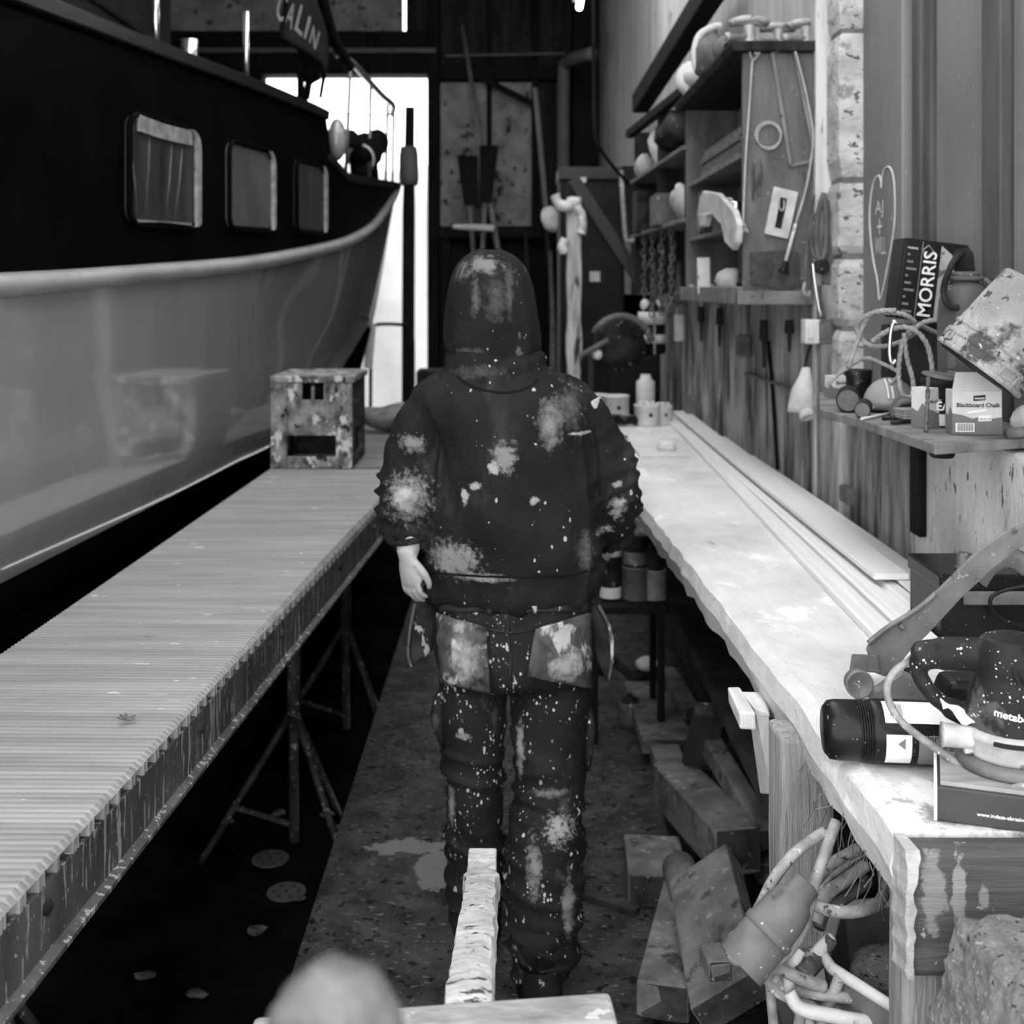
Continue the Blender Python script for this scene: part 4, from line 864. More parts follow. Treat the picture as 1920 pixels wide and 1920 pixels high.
# concrete lump by the bench end
cl_ = MB(); rows = []
for k in range(14):
    z = .872*k/13; t = max(0, k-11)*.012
    rows.append([(.53+t, 1.26, z), (.60+t, 1.22, z), (.9, 1.22, z), (.9, 1.512-t, z), (.525+t, 1.512-t, z)])
cl_.loft(rows); gm = remesh(cl_, .012, 2, .5); gm.rough(.009, 22); gm.rough(.005, 70)
for p in gm.v: p.z = max(p.z, 0.); p.y = min(p.y, 1.53)
tag(gm.build('concrete_block', M('rough_concrete', .20, .34, 30, rough=.95, bump=1., bsc=110, specks=((.5, 110, .66, (1, 1, 1)), (.07, 90, .66, (1, 1, 1)))), smooth=False), 'rough grey concrete block standing before the bench end', 'concrete block')
# leaf and discs
def leaf(x, y, sc2, label, grp=None):
    D_ = .78*F/(y-HZ); c = P(x, y, D_); c.z = PZ+.004; b = MB(); r_ = random.Random(int(x))
    for k in range(6):
        a = r_.uniform(-.6, 3.6); q = c+Vector((math.cos(a)*.02*sc2, math.sin(a)*.012*sc2, r_.uniform(.004, .018)*sc2)); n_ = Vector((-math.sin(a), math.cos(a), .4))*.006*sc2
        b.add([c, (c+q)/2+n_, q, (c+q)/2-n_], [(0, 1, 2, 3)])
    tag(b.build('dead_leaf', M('leaf', .06, .12, 60, rough=.8), solid=.0012), label, 'leaf', grp)
leaf(240, 1356, 1.0, 'shrivelled dead leaf lying on the corrugated deck')
def disc(x, y, r, label):
    D_ = 1.81*F/(y-HZ); c = P(x, y, D_); t = thing('sanding_disc', label, 'sanding disc', (c.x, c.y, -.16), 'used sanding discs on the slipway floor')
    MB().lathe([(.0, .004), (r, .004), (r, .0005), (0, .0)], (c.x, c.y, -.159), n=28).build('disc', M('disc_grey', .05, .07, 40, rough=.9), t)
    for k in range(7):
        a = k*math.pi/3; o = (0, 0) if k == 6 else (r*.62*math.cos(a), r*.62*math.sin(a))
        MB().lathe([(.006, .0), (.006, .0012)], (c.x+o[0], c.y+o[1], -.1549), n=8).build('dust_hole', 'ink', t)
disc(507, 1612, .058, 'round perforated sanding disc on the dark floor under the platform, brightest one')
disc(537, 1674, .058, 'dim round perforated sanding disc lying nearer than the bright one')
rs = random.Random(5)
lbs = ('pale scrap left of the nearest trestle foot', 'pale scrap behind the nearest trestle foot', 'pale scrap against the walkway edge', 'pale scrap just right of the nearest trestle foot', 'pale scrap on the slipway floor at the bottom left', 'flat pale scrap on the slipway floor near the bottom', 'pale scrap touching the dim sanding disc', 'pale scrap in the middle of the dark floor below the discs')
for i, (x, y) in enumerate(((430, 1545), (520, 1530), (640, 1560), (615, 1530), (270, 1835), (370, 1870), (560, 1690), (480, 1750))):
    D_ = 1.81*F/(y-HZ); c = P(x, y, D_); b = MB().ell((c.x, c.y, -.15), (.018+.015*rs.random(), .014, .009), nu=8, nv=5); b.rough(.012, 30, i)
    tag(b.build('paint_scrap', M('scrap', .025, .07, 30, rough=.8)), lbs[i], 'scrap', 'debris scraps on the slipway floor')
# ---------------------------------------------------------------- cabinet on the right wall
M('cab_wood', .075, .15, 4, (3, 3, .8), rough=.6, bump=.3, bsc=10, specks=((.04, 5, .66, (2, 2, .6)), (.25, 60, .74, (1, 1, 1))))
M('cab_dark', .015, .04, 5, (3, 3, .5), rough=.8, bump=.2)
M('shelf_wood', .11, .22, 6, (1, 3, 1), rough=.75, bump=.3, specks=((.05, 20, .66, (1, 1, 1)),))
M('galv', .30, .42, 24, rough=.5, metal=.3, bump=.15, specks=((.12, 30, .66, (1, 1, 1)),))
M('wire', .30, .40, 20, rough=.5, metal=.4, bump=0)
M('white_plastic', .50, .66, 9, rough=.5, bump=.2, specks=((.2, 16, .68, (1, 1, 1)),))
M('plate_grey', .04, .07, 30, rough=.6, metal=.3, bump=.3, specks=((.35, 40, .74, (1, 1, 1)),))
M('paper', .40, .6, 12, rough=.8, bump=.2)
M('clutter_dark', .010, .035, 14, rough=.6, bump=.3, specks=((.2, 30, .71, (1, 1, 1)),))
M('clutter_mid', .06, .14, 12, rough=.65, bump=.3, specks=((.3, 30, .70, (1, 1, 1)),))
M('rope_pale', .28, .42, 60, (1, 1, 1), rough=.9, bump=.6, bsc=160)
M('rope_dark', .05, .10, 60, rough=.9, bump=.6)
cx0, cx1, cy0, cy1, cz0, cz1 = .802, 1.062, 4.172, 5.54, 1.60, 2.506
cb = thing('wall_cabinet', 'open-fronted dark wooden wall cabinet with tools hung on its side', 'cabinet', (.93, 4.85, cz0))
MB().bb((cx0+.004, cy0, cz0+.0), (cx1, cy0+.024, cz1-.035)).build('side_panel', 'cab_wood', cb, bevel=.004)
MB().bb((cx0+.004, cy1-.024, cz0), (cx1, cy1, cz1-.035)).build('side_panel', 'cab_wood', cb, bevel=.004)
MB().loft([[(cx0-.035, y, cz1-.035), (cx0-.045, y, cz1-.012), (cx0-.045, y, cz1), (cx1+.0, y, cz1), (cx1, y, cz1-.035)] for y in (cy0-.04, cy1+.03)]).build('top', 'cab_dark', cb, bevel=.004)
MB().bb((cx1-.012, cy0+.024, cz0), (cx1, cy1-.024, cz1-.035)).build('back', 'cab_dark', cb)
for z in (2.13, 1.88): MB().bb((cx0+.012, cy0+.026, z-.018), (cx1-.013, cy1-.026, z)).build('shelf', 'shelf_wood', cb, bevel=.003)
MB().bb((cx0, cy0+.0245, cz0), (cx1-.013, cy1-.0245, cz0+.02)).build('bottom', 'shelf_wood', cb)
MB().bb((cx0-.022, cy0-.03, cz0-.008), (cx0-.0, cy1, cz0+.055)).build('front_lip', 'shelf_wood', cb, bevel=.004)
MB().bb((cx0-.022, cy0-.032, cz0-.008), (cx1, cy0-.002, cz0+.04)).build('lower_batten', 'shelf_wood', cb, bevel=.004)
SY = cy0-.004                            # face of the cabinet side, where tools hang
def sideP(x, y, d=0.): return P(x, y, SY-d)
# wire rod with looped ends
wr_ = thing('wire_rod', 'long wire rod with looped ends hung on the cabinet side', 'rod', sideP(1395, 445))
MB().tube(cr([sideP(1411, 108, .012), sideP(1405, 200, .012), sideP(1398, 300, .012), sideP(1394, 400, .012), sideP(1393, 420, .012)], 4), .0055, 8).build('rod', 'wire', wr_, smooth=True)
for pts in ([(1411, 112), (1406, 100), (1409, 91), (1414, 95), (1418, 102), (1424, 92), (1424, 100), (1413, 114)], [(1393, 418), (1390, 432), (1393, 436), (1397, 428), (1402, 432), (1400, 436), (1396, 418)]):
    MB().tube(cr([sideP(x, y, .012) for x, y in pts], 4), .004, 6).build('loop', 'wire', wr_, smooth=True)
fr_ = thing('thin_frame', 'narrow tilted wooden frame hung on the cabinet side', 'frame', sideP(1488, 308))
q = [(1448, 98), (1488, 88), (1530, 300), (1482, 310)]
for i in range(4):
    a_, b_ = q[i], q[(i+1) % 4]; MB().bar(sideP(*a_, .01), sideP(*b_, .01), .013, .010, (0, -1, 0)).build('frame_bar', 'shelf_wood', fr_, bevel=.001)
rg_ = MB().tube([sideP(1441, 253, .008)+Vector((.045*math.cos(a), 0, .045*math.sin(a)*1.0)) for a in np.linspace(0, 2*math.pi, 30)[:-1]], .0045, 6, closed=True)
rg_.tube([sideP(1442, 256, .012)+Vector((.040*math.cos(a), 0, .045*math.sin(a)*1.0)) for a in np.linspace(0, 2*math.pi, 30)[:-1]], .0035, 6, closed=True)
tag(rg_.build('wire_ring', 'wire', smooth=True), 'coiled wire ring hanging on the cabinet side', 'ring')
sp_ = thing('slotted_plate', 'pale rectangular plate with a dark slot on the cabinet side', 'plate', sideP(1463, 445))
o4 = [(1450, 350), (1495, 361), (1476, 448), (1432, 438)]; i4 = [(1462, 370), (1475, 373), (1464, 430), (1451, 427)]
b = MB()
for i in range(4):
    j = (i+1) % 4; b.prism([sideP(*o4[i], .006), sideP(*o4[j], .006), sideP(*i4[j], .006), sideP(*i4[i], .006)], (0, -.014, 0))
b.build('plate', 'paper', sp_)
MB().prism([sideP(*v, .004) for v in i4], (0, -.002, 0)).build('slot', 'ink', sp_)
MB().tube(cr([sideP(1462, 372, .02), sideP(1461, 388, .026), sideP(1466, 395, .026), sideP(1470, 388, .026), sideP(1470, 375, .022)], 4), .0035, 6).build('hook', 'wire', sp_, smooth=True)
pl_ = thing('plunger_rod', 'long bent rod with a small black foot on the cabinet side', 'rod', sideP(1470, 510))
MB().tube(cr([sideP(1490, 92, .024), sideP(1508, 160, .024), sideP(1522, 230, .024), sideP(1524, 272, .024), sideP(1512, 350, .024), sideP(1492, 420, .024)], 6), .0052, 8).build('rod', 'wire', pl_, smooth=True)
MB().tube([sideP(1492, 420, .024), sideP(1473, 490, .024)], .0065, 8).build('sleeve', 'white_plastic', pl_, smooth=True)
MB().lathe([(.009, 0), (.008, .02), (.020, .034), (.020, .038)], sideP(1474, 490, .024), (-.25, 0, -1), 14).build('foot', 'black_plastic', pl_, smooth=True)
tag(MB().prism([sideP(*v, .004) for v in ((1406, 474), (1480, 468), (1497, 476), (1500, 536), (1472, 545), (1408, 533))], (0, -.006, 0)).build('metal_plate', 'plate_grey'), 'dark speckled metal plate fixed low on the cabinet side', 'plate')
# bow shackles on top of the cabinet
def shackle(x, y0, s, label, tilt):
    o = P(x, 0, 4.28+tilt*.2); o.z = cz1; t = thing('shackle', label, 'shackle', tuple(o), 'galvanised shackles on the cabinet top')
    MB().lathe([(.042*s, 0), (.040*s, .010), (.026*s, .020), (.020*s, .06), (.022*s, .085)], o, n=18).build('pedestal', 'galv', t, smooth=True)
    MB().tube(cr([o+Vector(v)*s for v in ((-.055, 0, .105), (-.02, -.01, .112), (.03, -.01, .112), (.062, 0, .106), (.066, .03, .104), (.03, .05, .11), (-.03, .05, .11), (-.062, .03, .104), (-.055, 0, .105))], 5), .014*s, 10).build('bow', 'galv', t, smooth=True)
    MB().lathe([(.016*s, -.05), (.016*s, -.03), (.011*s, -.028), (.011*s, .03)], o+Vector((-.04*s, -.01, .045*s)), (1, 0, 0), 10).build('pin', 'galv', t, smooth=True)
shackle(1405, 0, .95, 'galvanised shackle at the open left corner of the cabinet top', 0)
shackle(1459, 0, .85, 'galvanised shackle in the middle of the cabinet top', .3)
shackle(1512, 0, .9, 'galvanised shackle at the wall end of the cabinet top', .1)
# clutter on the cabinet top, receding
def blob(name, label, cat, parts, mat, rz=.004, vx=None, smooth=True, group=None):
    b = MB()
    for c, r in parts: b.ell(c, r)
    if vx: b = remesh(b, vx, 3, .5)
    b.rough(rz, 16); return tag(b.build(name, mat, smooth=smooth), label, cat, group)
def topP(x, D, dz=0.): return Vector(((x-960)/F*D, D, cz1+dz))
jug = thing('plastic_jug', 'white plastic jug with curved handle on the cabinet top', 'jug', topP(1335, 4.75))
MB().lathe([(.06, 0), (.07, .01), (.07, .10), (.055, .14), (.025, .16), (.022, .18)], topP(1335, 4.8), n=18).build('body', 'clutter_mid', jug, smooth=True)
MB().tube(cr([topP(1306, 4.8, .02), topP(1302, 4.8, .09), topP(1312, 4.8, .16), topP(1340, 4.78, .19), topP(1352, 4.78, .19)], 5), .014, 8).build('handle', 'white_plastic', jug, smooth=True)
def stand(b, z):                         # settle a mesh on a height
    m = min(p.z for p in b.v)
    for p in b.v: p.z += z-m
    return b
for (nm, lb, ct, x, D_, r, mt) in (('paper_roll', 'white paper roll on its side on the cabinet top', 'roll', 1322, 5.1, (.10, .05, .05), 'white_plastic'),
        ('motor_casing', 'dark rounded motor casing on the cabinet top', 'casing', 1362, 4.55, (.05, .06, .045), 'clutter_mid'),
        ('cloth_bag', 'pale crumpled bag at the far end of the cabinet top', 'bag', 1296, 5.45, (.06, .06, .08), 'white_plastic'),
        ('tin_can', 'dark tin lying between the jug and the shackles', 'tin', 1378, 4.40, (.035, .04, .03), 'clutter_dark')):
    b = MB().ell((topP(x, D_)), r, nu=16, nv=10); b.rough(.02, 14, D_); tag(stand(b, cz1+.001).build(nm, mt, smooth=True), lb, ct)
# inside the cabinet: books, gloves, tins
inx = .86
bs_ = thing('book_stack', 'stack of thin dark books on the upper cabinet shelf', 'books', (inx+.05, 4.75, 2.13))
for k in range(6): MB().bb((inx-.04+.004*(k % 3), 4.30+.02*(k % 2), 2.131+k*.018), (inx+.13, 5.2-.03*(k % 3), 2.147+k*.018)).build('book', 'clutter_mid' if k % 2 else 'cab_wood', bs_, bevel=.002)
def shp(x, y, X=.83): D_ = X*F/(x-960); return P(x, y, D_)
gl = thing('work_glove', 'pale stiff work glove draped over the cabinet shelf edge', 'glove', (.79, 4.5, 1.70))
gp = [(1318, 358), (1345, 362), (1375, 395), (1381, 420), (1378, 455), (1372, 468), (1358, 455), (1350, 420), (1343, 415), (1335, 404), (1326, 406), (1322, 424), (1312, 425), (1308, 400), (1312, 370)]
b = MB().prism([shp(x, y, .772) for x, y in gp], (.022, 0, 0)); b.rough(.008, 20)
b.build('glove', 'paper', gl, bevel=.006)
tc = thing('chrome_tin', 'shiny chrome tin on the middle cabinet shelf', 'tin', shp(1378, 358, .82))
o = shp(1380, 358, .83); o.z = 1.881
MB().lathe([(.030, 0), (.031, .002), (.031, .055), (.032, .058), (.030, .062), (.026, .085), (.025, .088)], o, n=24).build('body', 'chrome', tc, smooth=True)
tag(MB().tube(cr([(inx, 4.75, 1.881+.008), (inx-.02, 4.6, 1.93), (inx-.03, 4.5, 1.975), (inx-.03, 4.62, 1.99), (inx-.01, 4.78, 1.975)], 5), .009, 8).build('bent_pipe', 'wire', smooth=True), 'bent metal pipe standing on the middle cabinet shelf', 'pipe')
rv = random.Random(21)
inside = [('spray_tube', 'white sealant tube lying on the cabinet bottom', 'tube', 'white_plastic'), ('plane_body', 'dark hand plane on the cabinet bottom', 'tool', 'clutter_dark'), ('cloth_scrap', 'pale cloth scrap on the cabinet bottom', 'rag', 'paper'),
          ('putty_knife', 'dark putty knife leaning on the cabinet bottom', 'tool', 'clutter_dark'), ('white_bracket', 'angular white bracket on the cabinet bottom', 'bracket', 'white_plastic'), ('tool_roll', 'grey tool roll at the back of the cabinet bottom', 'roll', 'clutter_mid'),
          ('cord_hank', 'pale hank of cord on the cabinet bottom', 'cord', 'rope_pale')]
for i, (nm, lb, ct, mt) in enumerate(inside):
    Y = 4.30+i*.17; x = .85+.05*(i % 2); b = MB()
    if i in (0, 5): b.tube([(x, Y-.09, 1.66), (x+.05, Y+.09, 1.66)], .024, 12)
    elif i in (1, 3): b.bar((x-.05, Y-.05, 1.66), (x+.08, Y+.06, 1.72), .04, .05)
    elif i == 4: b.bar((x-.05, Y, 1.65), (x-.05, Y+.02, 1.80), .05, .02, (0, 1, 0)); b.bar((x-.05, Y, 1.66), (x+.06, Y+.02, 1.67), .05, .03)
    elif i == 6: b.tube([(x+.05*math.cos(a), Y+.07*math.sin(a), 1.66+.012*math.sin(3*a)) for a in np.linspace(0, 6.2, 26)], .012, 8)
    else: b.ell((x, Y, 1.66), (.06, .07, .045)); b.rough(.03, 18)
    tag(stand(b, 1.621).build(nm, mt, smooth=i in (0, 2, 5, 6)), lb, ct)
for i, (nm, lb, ct, mt) in enumerate((('wood_offcut', 'pale wood offcut on the middle cabinet shelf', 'offcut', 'shelf_wood'), ('drill_case', 'dark drill case on the middle cabinet shelf', 'case', 'clutter_dark'), ('cable_roll', 'thick grey hose ring at the far end of the middle shelf', 'hose', 'clutter_mid'))):
    Y = 4.9+i*.2; b = MB()
    if i == 2: b.tube([(.85+.0*a, Y+.08*math.cos(a), .08*math.sin(a)) for a in np.linspace(0, 6.28, 22)[:-1]], .022, 10, closed=True)
    else: b.bar((.84, Y, 0), (.98, Y+.12, .02), .05, .06)
    tag(stand(b, 1.881).build(nm, mt, smooth=i == 2), lb, ct)
# second wall shelf beyond the cabinet, with hanging chains
ws = thing('wall_shelf', 'dark two-tier wall shelf beyond the cabinet', 'shelf', (.88, 6.4, 1.6))
for z in (2.32, 1.98): MB().hexa([(.80, 5.62, z-.02), (1.02, 5.62, z-.02), (.94, 7.5, z-.02), (.74, 7.5, z-.02), (.80, 5.62, z), (1.02, 5.62, z), (.94, 7.5, z), (.74, 7.5, z)]).build('shelf_board', 'shelf_wood', ws, bevel=.003)
for Y in (5.65, 6.5, 7.45): MB().hexa([(.82-.03*(Y-5.6), Y, 1.62), (1.01-.04*(Y-5.6), Y, 1.62), (1.01-.04*(Y-5.6), Y+.02, 1.62), (.82-.03*(Y-5.6), Y+.02, 1.62), (.82-.03*(Y-5.6), Y, 2.62), (1.01-.04*(Y-5.6), Y, 2.62), (1.01-.04*(Y-5.6), Y+.02, 2.62), (.82-.03*(Y-5.6), Y+.02, 2.62)]).build('bracket_board', 'cab_dark', ws)
far = [('wicker_basket', 'dark coiled basket on the upper far shelf', 'basket', 'clutter_dark', (.09, .16, .10), 6.1, 2.321), ('white_trowel', 'white moulded piece on the upper far shelf', 'moulding', 'white_plastic', (.03, .10, .12), 6.75, 2.321),
       ('paper_sheaf', 'pale folded papers on the lower far shelf', 'papers', 'paper', (.05, .14, .10), 5.95, 1.981), ('tool_box', 'small grey toolbox on the lower far shelf', 'toolbox', 'clutter_mid', (.08, .15, .08), 6.35, 1.981),
       ('grey_tin', 'dented grey tin on the lower far shelf', 'tin', 'clutter_mid', (.05, .06, .07), 6.7, 1.981), ('black_case', 'black case at the end of the lower far shelf', 'case', 'clutter_dark', (.07, .12, .12), 7.1, 1.981), ('rag_ball', 'pale rag ball at the end of the upper far shelf', 'rag', 'paper', (.05, .07, .06), 7.2, 2.321)]
for i, (nm, lb, ct, mt, r, Y, z) in enumerate(far):
    b = MB().ell((.86-.04*(Y-5.6), Y, z+.1), r, nu=12, nv=8) if i not in (3, 5) else MB().box((.86-.04*(Y-5.6), Y, z+.1), [2*v for v in r])
    if i not in (3, 5): b.rough(.04, 11, i)
    tag(stand(b, z+.001).build(nm, mt, smooth=i not in (3, 5)), lb, ct)
rk = random.Random(33)
for i, (x, y0, y1, D_, lb) in enumerate(((1205, 350, 480, 7.0, 'dark hanging chain below the far shelf, farthest one'), (1222, 360, 500, 6.7, 'dark hanging chain below the far shelf, second from the end'), (1240, 345, 470, 6.4, 'dark hanging chain below the far shelf, third from the end'), (1258, 370, 495, 6.1, 'dark hanging chain below the far shelf, beside the cabinet'))):
    b = MB(); n_ = 14
    X = WX(D_)-.20
    for k in range(n_):
        z = 1.985-.022-k*.034*D_/6.5; o = Vector((X+rk.uniform(-.006, .006), D_, z))
        b.tube([o+(Vector((.012*math.cos(a), 0, .024*math.sin(a))) if k % 2 else Vector((0, .012*math.cos(a), .024*math.sin(a)))) for a in np.linspace(0, 6.28, 9)[:-1]], .006, 5, closed=True)
    tag(b.build('chain', 'clutter_mid', smooth=True), lb, 'chain', 'chains hanging below the far shelf')
for i, (x, y0, y1, D_) in enumerate(((1195, 470, 640, 7.2), (1232, 490, 570, 6.5), (1262, 480, 560, 6.0))):
    o = P(x, y0, D_); e = P(x+6, y1, D_); X = WX(D_)-.09; o.x = e.x = X
    tag(MB().tube([o, (o+e)/2+Vector((.0, .01, 0)), e], [.012, .02, .03], 8).build('hanging_tool', 'clutter_mid', smooth=True), ('long-handled dark tool hung on the wall past the shelf', 'dark tool hung on the wall under the middle of the far shelf', 'dark tool hung on the wall just beyond the cabinet')[i], 'tool', 'tools hung beyond the cabinet')
# ---------------------------------------------------------------- by the post, right of the cabinet
hk = thing('block_and_strap', 'worn leather strap and pulley block hanging by the white post', 'pulley block', P(1550, 620, 4.06))
MB().prism([P(x, y, 4.07) for x, y in ((1552, 372), (1562, 380), (1572, 430), (1574, 500), (1566, 560), (1556, 606), (1550, 610), (1544, 590), (1545, 450))], (0, .03, 0)).build('leather_flap', 'clutter_mid', hk, bevel=.006)
for pts, r in (([(1526, 365), (1518, 420), (1512, 480), (1510, 530), (1516, 570)], .006), ([(1545, 362), (1535, 400), (1530, 450), (1538, 490), (1548, 460), (1548, 400), (1545, 365)], .010), ([(1522, 400), (1520, 440), (1526, 480), (1534, 470), (1532, 420), (1522, 400)], .007)):
    MB().tube(cr([P(x, y, 4.05) for x, y in pts], 5), r, 8).build('strap_loop', 'clutter_mid', hk, smooth=True)
MB().lathe([(.02, -.012), (.026, -.008), (.026, .008), (.02, .012)], P(1540, 500, 4.05), (0, 1, 0), 16).build('sheave', 'clutter_dark', hk, smooth=True)
MB().tube(cr([P(1524, 495, 4.04), P(1528, 530, 4.04), P(1536, 580, 4.04), P(1541, 592, 4.04)], 4), .006, 8).build('bright_hook', 'chrome', hk, smooth=True)
MB().tube(cr([P(1510, 530, 4.05), P(1506, 545, 4.05), P(1516, 555, 4.05), P(1518, 545, 4.05)], 4), .006, 8).build('snap_ring', 'wire', hk, smooth=True)
for (x0, x1, lb, mt) in ((1510, 1530, 'pale switch box on the wall under the pulley block', 'white_plastic'), (1533, 1552, 'grey switch box beside the pale one by the white post', 'clutter_mid')):
    sw = thing('switch_box', lb, 'switch box', P((x0+x1)/2, 645, 4.08), 'switch boxes by the white post')
    MB().bb(P(x0, 645, 4.05), P(x1, 598, 4.115)).build('box', mt, sw, bevel=.005)
    MB().bb(P(x0+4, 636, 4.044), P(x1-4, 606, 4.051)).build('cover', mt, sw, bevel=.002)
bg = thing('cloth_mitt', 'pale fabric mitt with open end hanging on the stained boards', 'mitt', P(1506, 790, 4.0))
b = MB(); rows = []
for (y, cx_, hw, hd_) in ((690, 1512, 7, .012), (705, 1510, 12, .02), (730, 1505, 20, .026), (760, 1503, 26, .030), (772, 1502, 26, .03)):
    c = P(cx_, y, 3.98); rows.append([c+Vector((px(hw, 3.98)*math.cos(a), hd_*math.sin(a), 0)) for a in np.linspace(0, 2*math.pi, 19)[:-1]])
b.loft(rows); b.rough(.006, 24); b.build('mitt', 'paper', bg, smooth=True)
MB().lathe([(.020, 0), (.026, .01), (.026, .03), (.021, .03), (.018, .01)], P(1510, 768, 3.97), (.2, -.6, -1), 16).build('cuff_ring', 'paper', bg, smooth=True)
MB().tube(cr([P(1508, 695, 3.99), P(1514, 665, 4.03), P(1520, 648, 4.05)], 4), .005, 6).build('hanging_cord', 'clutter_dark', bg)
for i, (pts, r, mt, lb) in enumerate((([(1290, 672), (1340, 686), (1390, 697), (1440, 714), (1488, 730)], .008, 'clutter_mid', 'grey cable running along the stained boards under the cabinet'),
        ([(1440, 640), (1446, 700), (1452, 780), (1458, 880)], .008, 'black_wood', 'thin black rod leaning on the stained boards'),
        ([(1360, 700), (1352, 740), (1346, 778)], .010, 'clutter_dark', 'black tapered bar hanging under the grey cable'))):
    q = []
    for x, y in pts: D_ = 1.035*F/(x-960); q.append(P(x, y, D_))
    tag(MB().tube(cr(q, 5), r, 8).build('cable' if i == 0 else 'rod', mt, smooth=True), lb, 'cable' if i == 0 else 'rod')
rk = random.Random(8)
for i, (x, y0, y1, w_, mt, lb) in enumerate(((1398, 628, 668, .10, 'clutter_mid', 'small grey box mounted under the cabinet'), (1300, 590, 640, .06, 'paper', 'pale packet pinned under the far end of the cabinet'), (1334, 575, 640, .03, 'clutter_dark', 'short dark chisel hanging under the cabinet'), (1362, 578, 650, .03, 'clutter_dark', 'long dark chisel hanging under the cabinet'),
        (1318, 740, 812, .12, 'shelf_wood', 'narrow upright board leaning on the far boards'), (1432, 600, 690, .03, 'cab_dark', 'dark file hanging by the thin black rod'), (1480, 600, 660, .035, 'cab_dark', 'dark pliers hanging under the near end of the cabinet'))):
    D_ = 1.02*F/(x-960); a_, b_ = P(x, y0, D_), P(x+2, y1, D_); a_.x = b_.x = WX(D_)-.05
    o = tag((MB().bar(a_, b_, .05, w_, (0, 1, 0)) if i in (0, 1, 4) else MB().tube([a_, a_+(b_-a_)*.4, a_+(b_-a_)*.45, b_], [.016, .02, .009, .006], 8)).build(('wall_box', 'paper_packet', 'chisel', 'chisel', 'leaning_board', 'file', 'pliers')[i], mt, bevel=.006), lb, ('box', 'packet', 'chisel', 'chisel', 'board', 'file', 'pliers')[i])
bsl = tag(MB().bb((1.028, 3.02, 1.02), (1.048, 3.09, 1.30)).build('batten_offcut', 'black_wood', bevel=.002), 'short dark batten fixed to the wall under the shelf', 'batten')
so = tag(MB().bb((1.0, 3.55, 1.0), (1.03, 3.66, 1.05)).build('wall_socket', 'clutter_mid', bevel=.006), 'small grey wall socket above the boards', 'socket')

# ---------------------------------------------------------------- shelf under the painted boarding
SZ = 1.336
wsf = tag(MB().prism([(.85, 2.40, SZ-.022), (1.16, 2.54, SZ-.022), (1.16, 3.62, SZ-.022), (.93, 3.62, SZ-.022), (.80, 3.10, SZ-.022), (.835, 2.85, SZ-.022)], (0, 0, .022)).build('corner_shelf', 'shelf_wood', bevel=.003), 'worn wooden shelf board crowded with tins and chalk', 'shelf')
tag(MB().lathe([(.022, 0), (.026, .006), (.024, .014), (.012, .018)], (.90, 2.50, SZ-.0405), n=16).build('shelf_knob', 'clutter_dark', smooth=True), 'dark round knob under the near corner of the shelf', 'knob')
def shelf_at(x, y): D_ = (CH-SZ)*F/(y-HZ); return Vector(((x-960)/F*D_, D_, SZ+.001))
M('chalk_box', .48, .58, 9, rough=.55, bump=.05); M('chalk_blue', .13, .17, 9, rough=.55, bump=.02); M('tin_dark', .012, .02, 9, rough=.4, bump=.05); M('ext_body', .06, .10, 6, rough=.45, bump=.08, specks=((.25, 60, .74, (1, 1, 1)),))
M('mud_bucket', .22, .38, 8, rough=.9, bump=.9, bsc=24, specks=((.06, 30, .63, (1, 1, 1)), (.08, 11, .60, (1, 1, 1)), (.5, 50, .70, (1, 1, 1))))
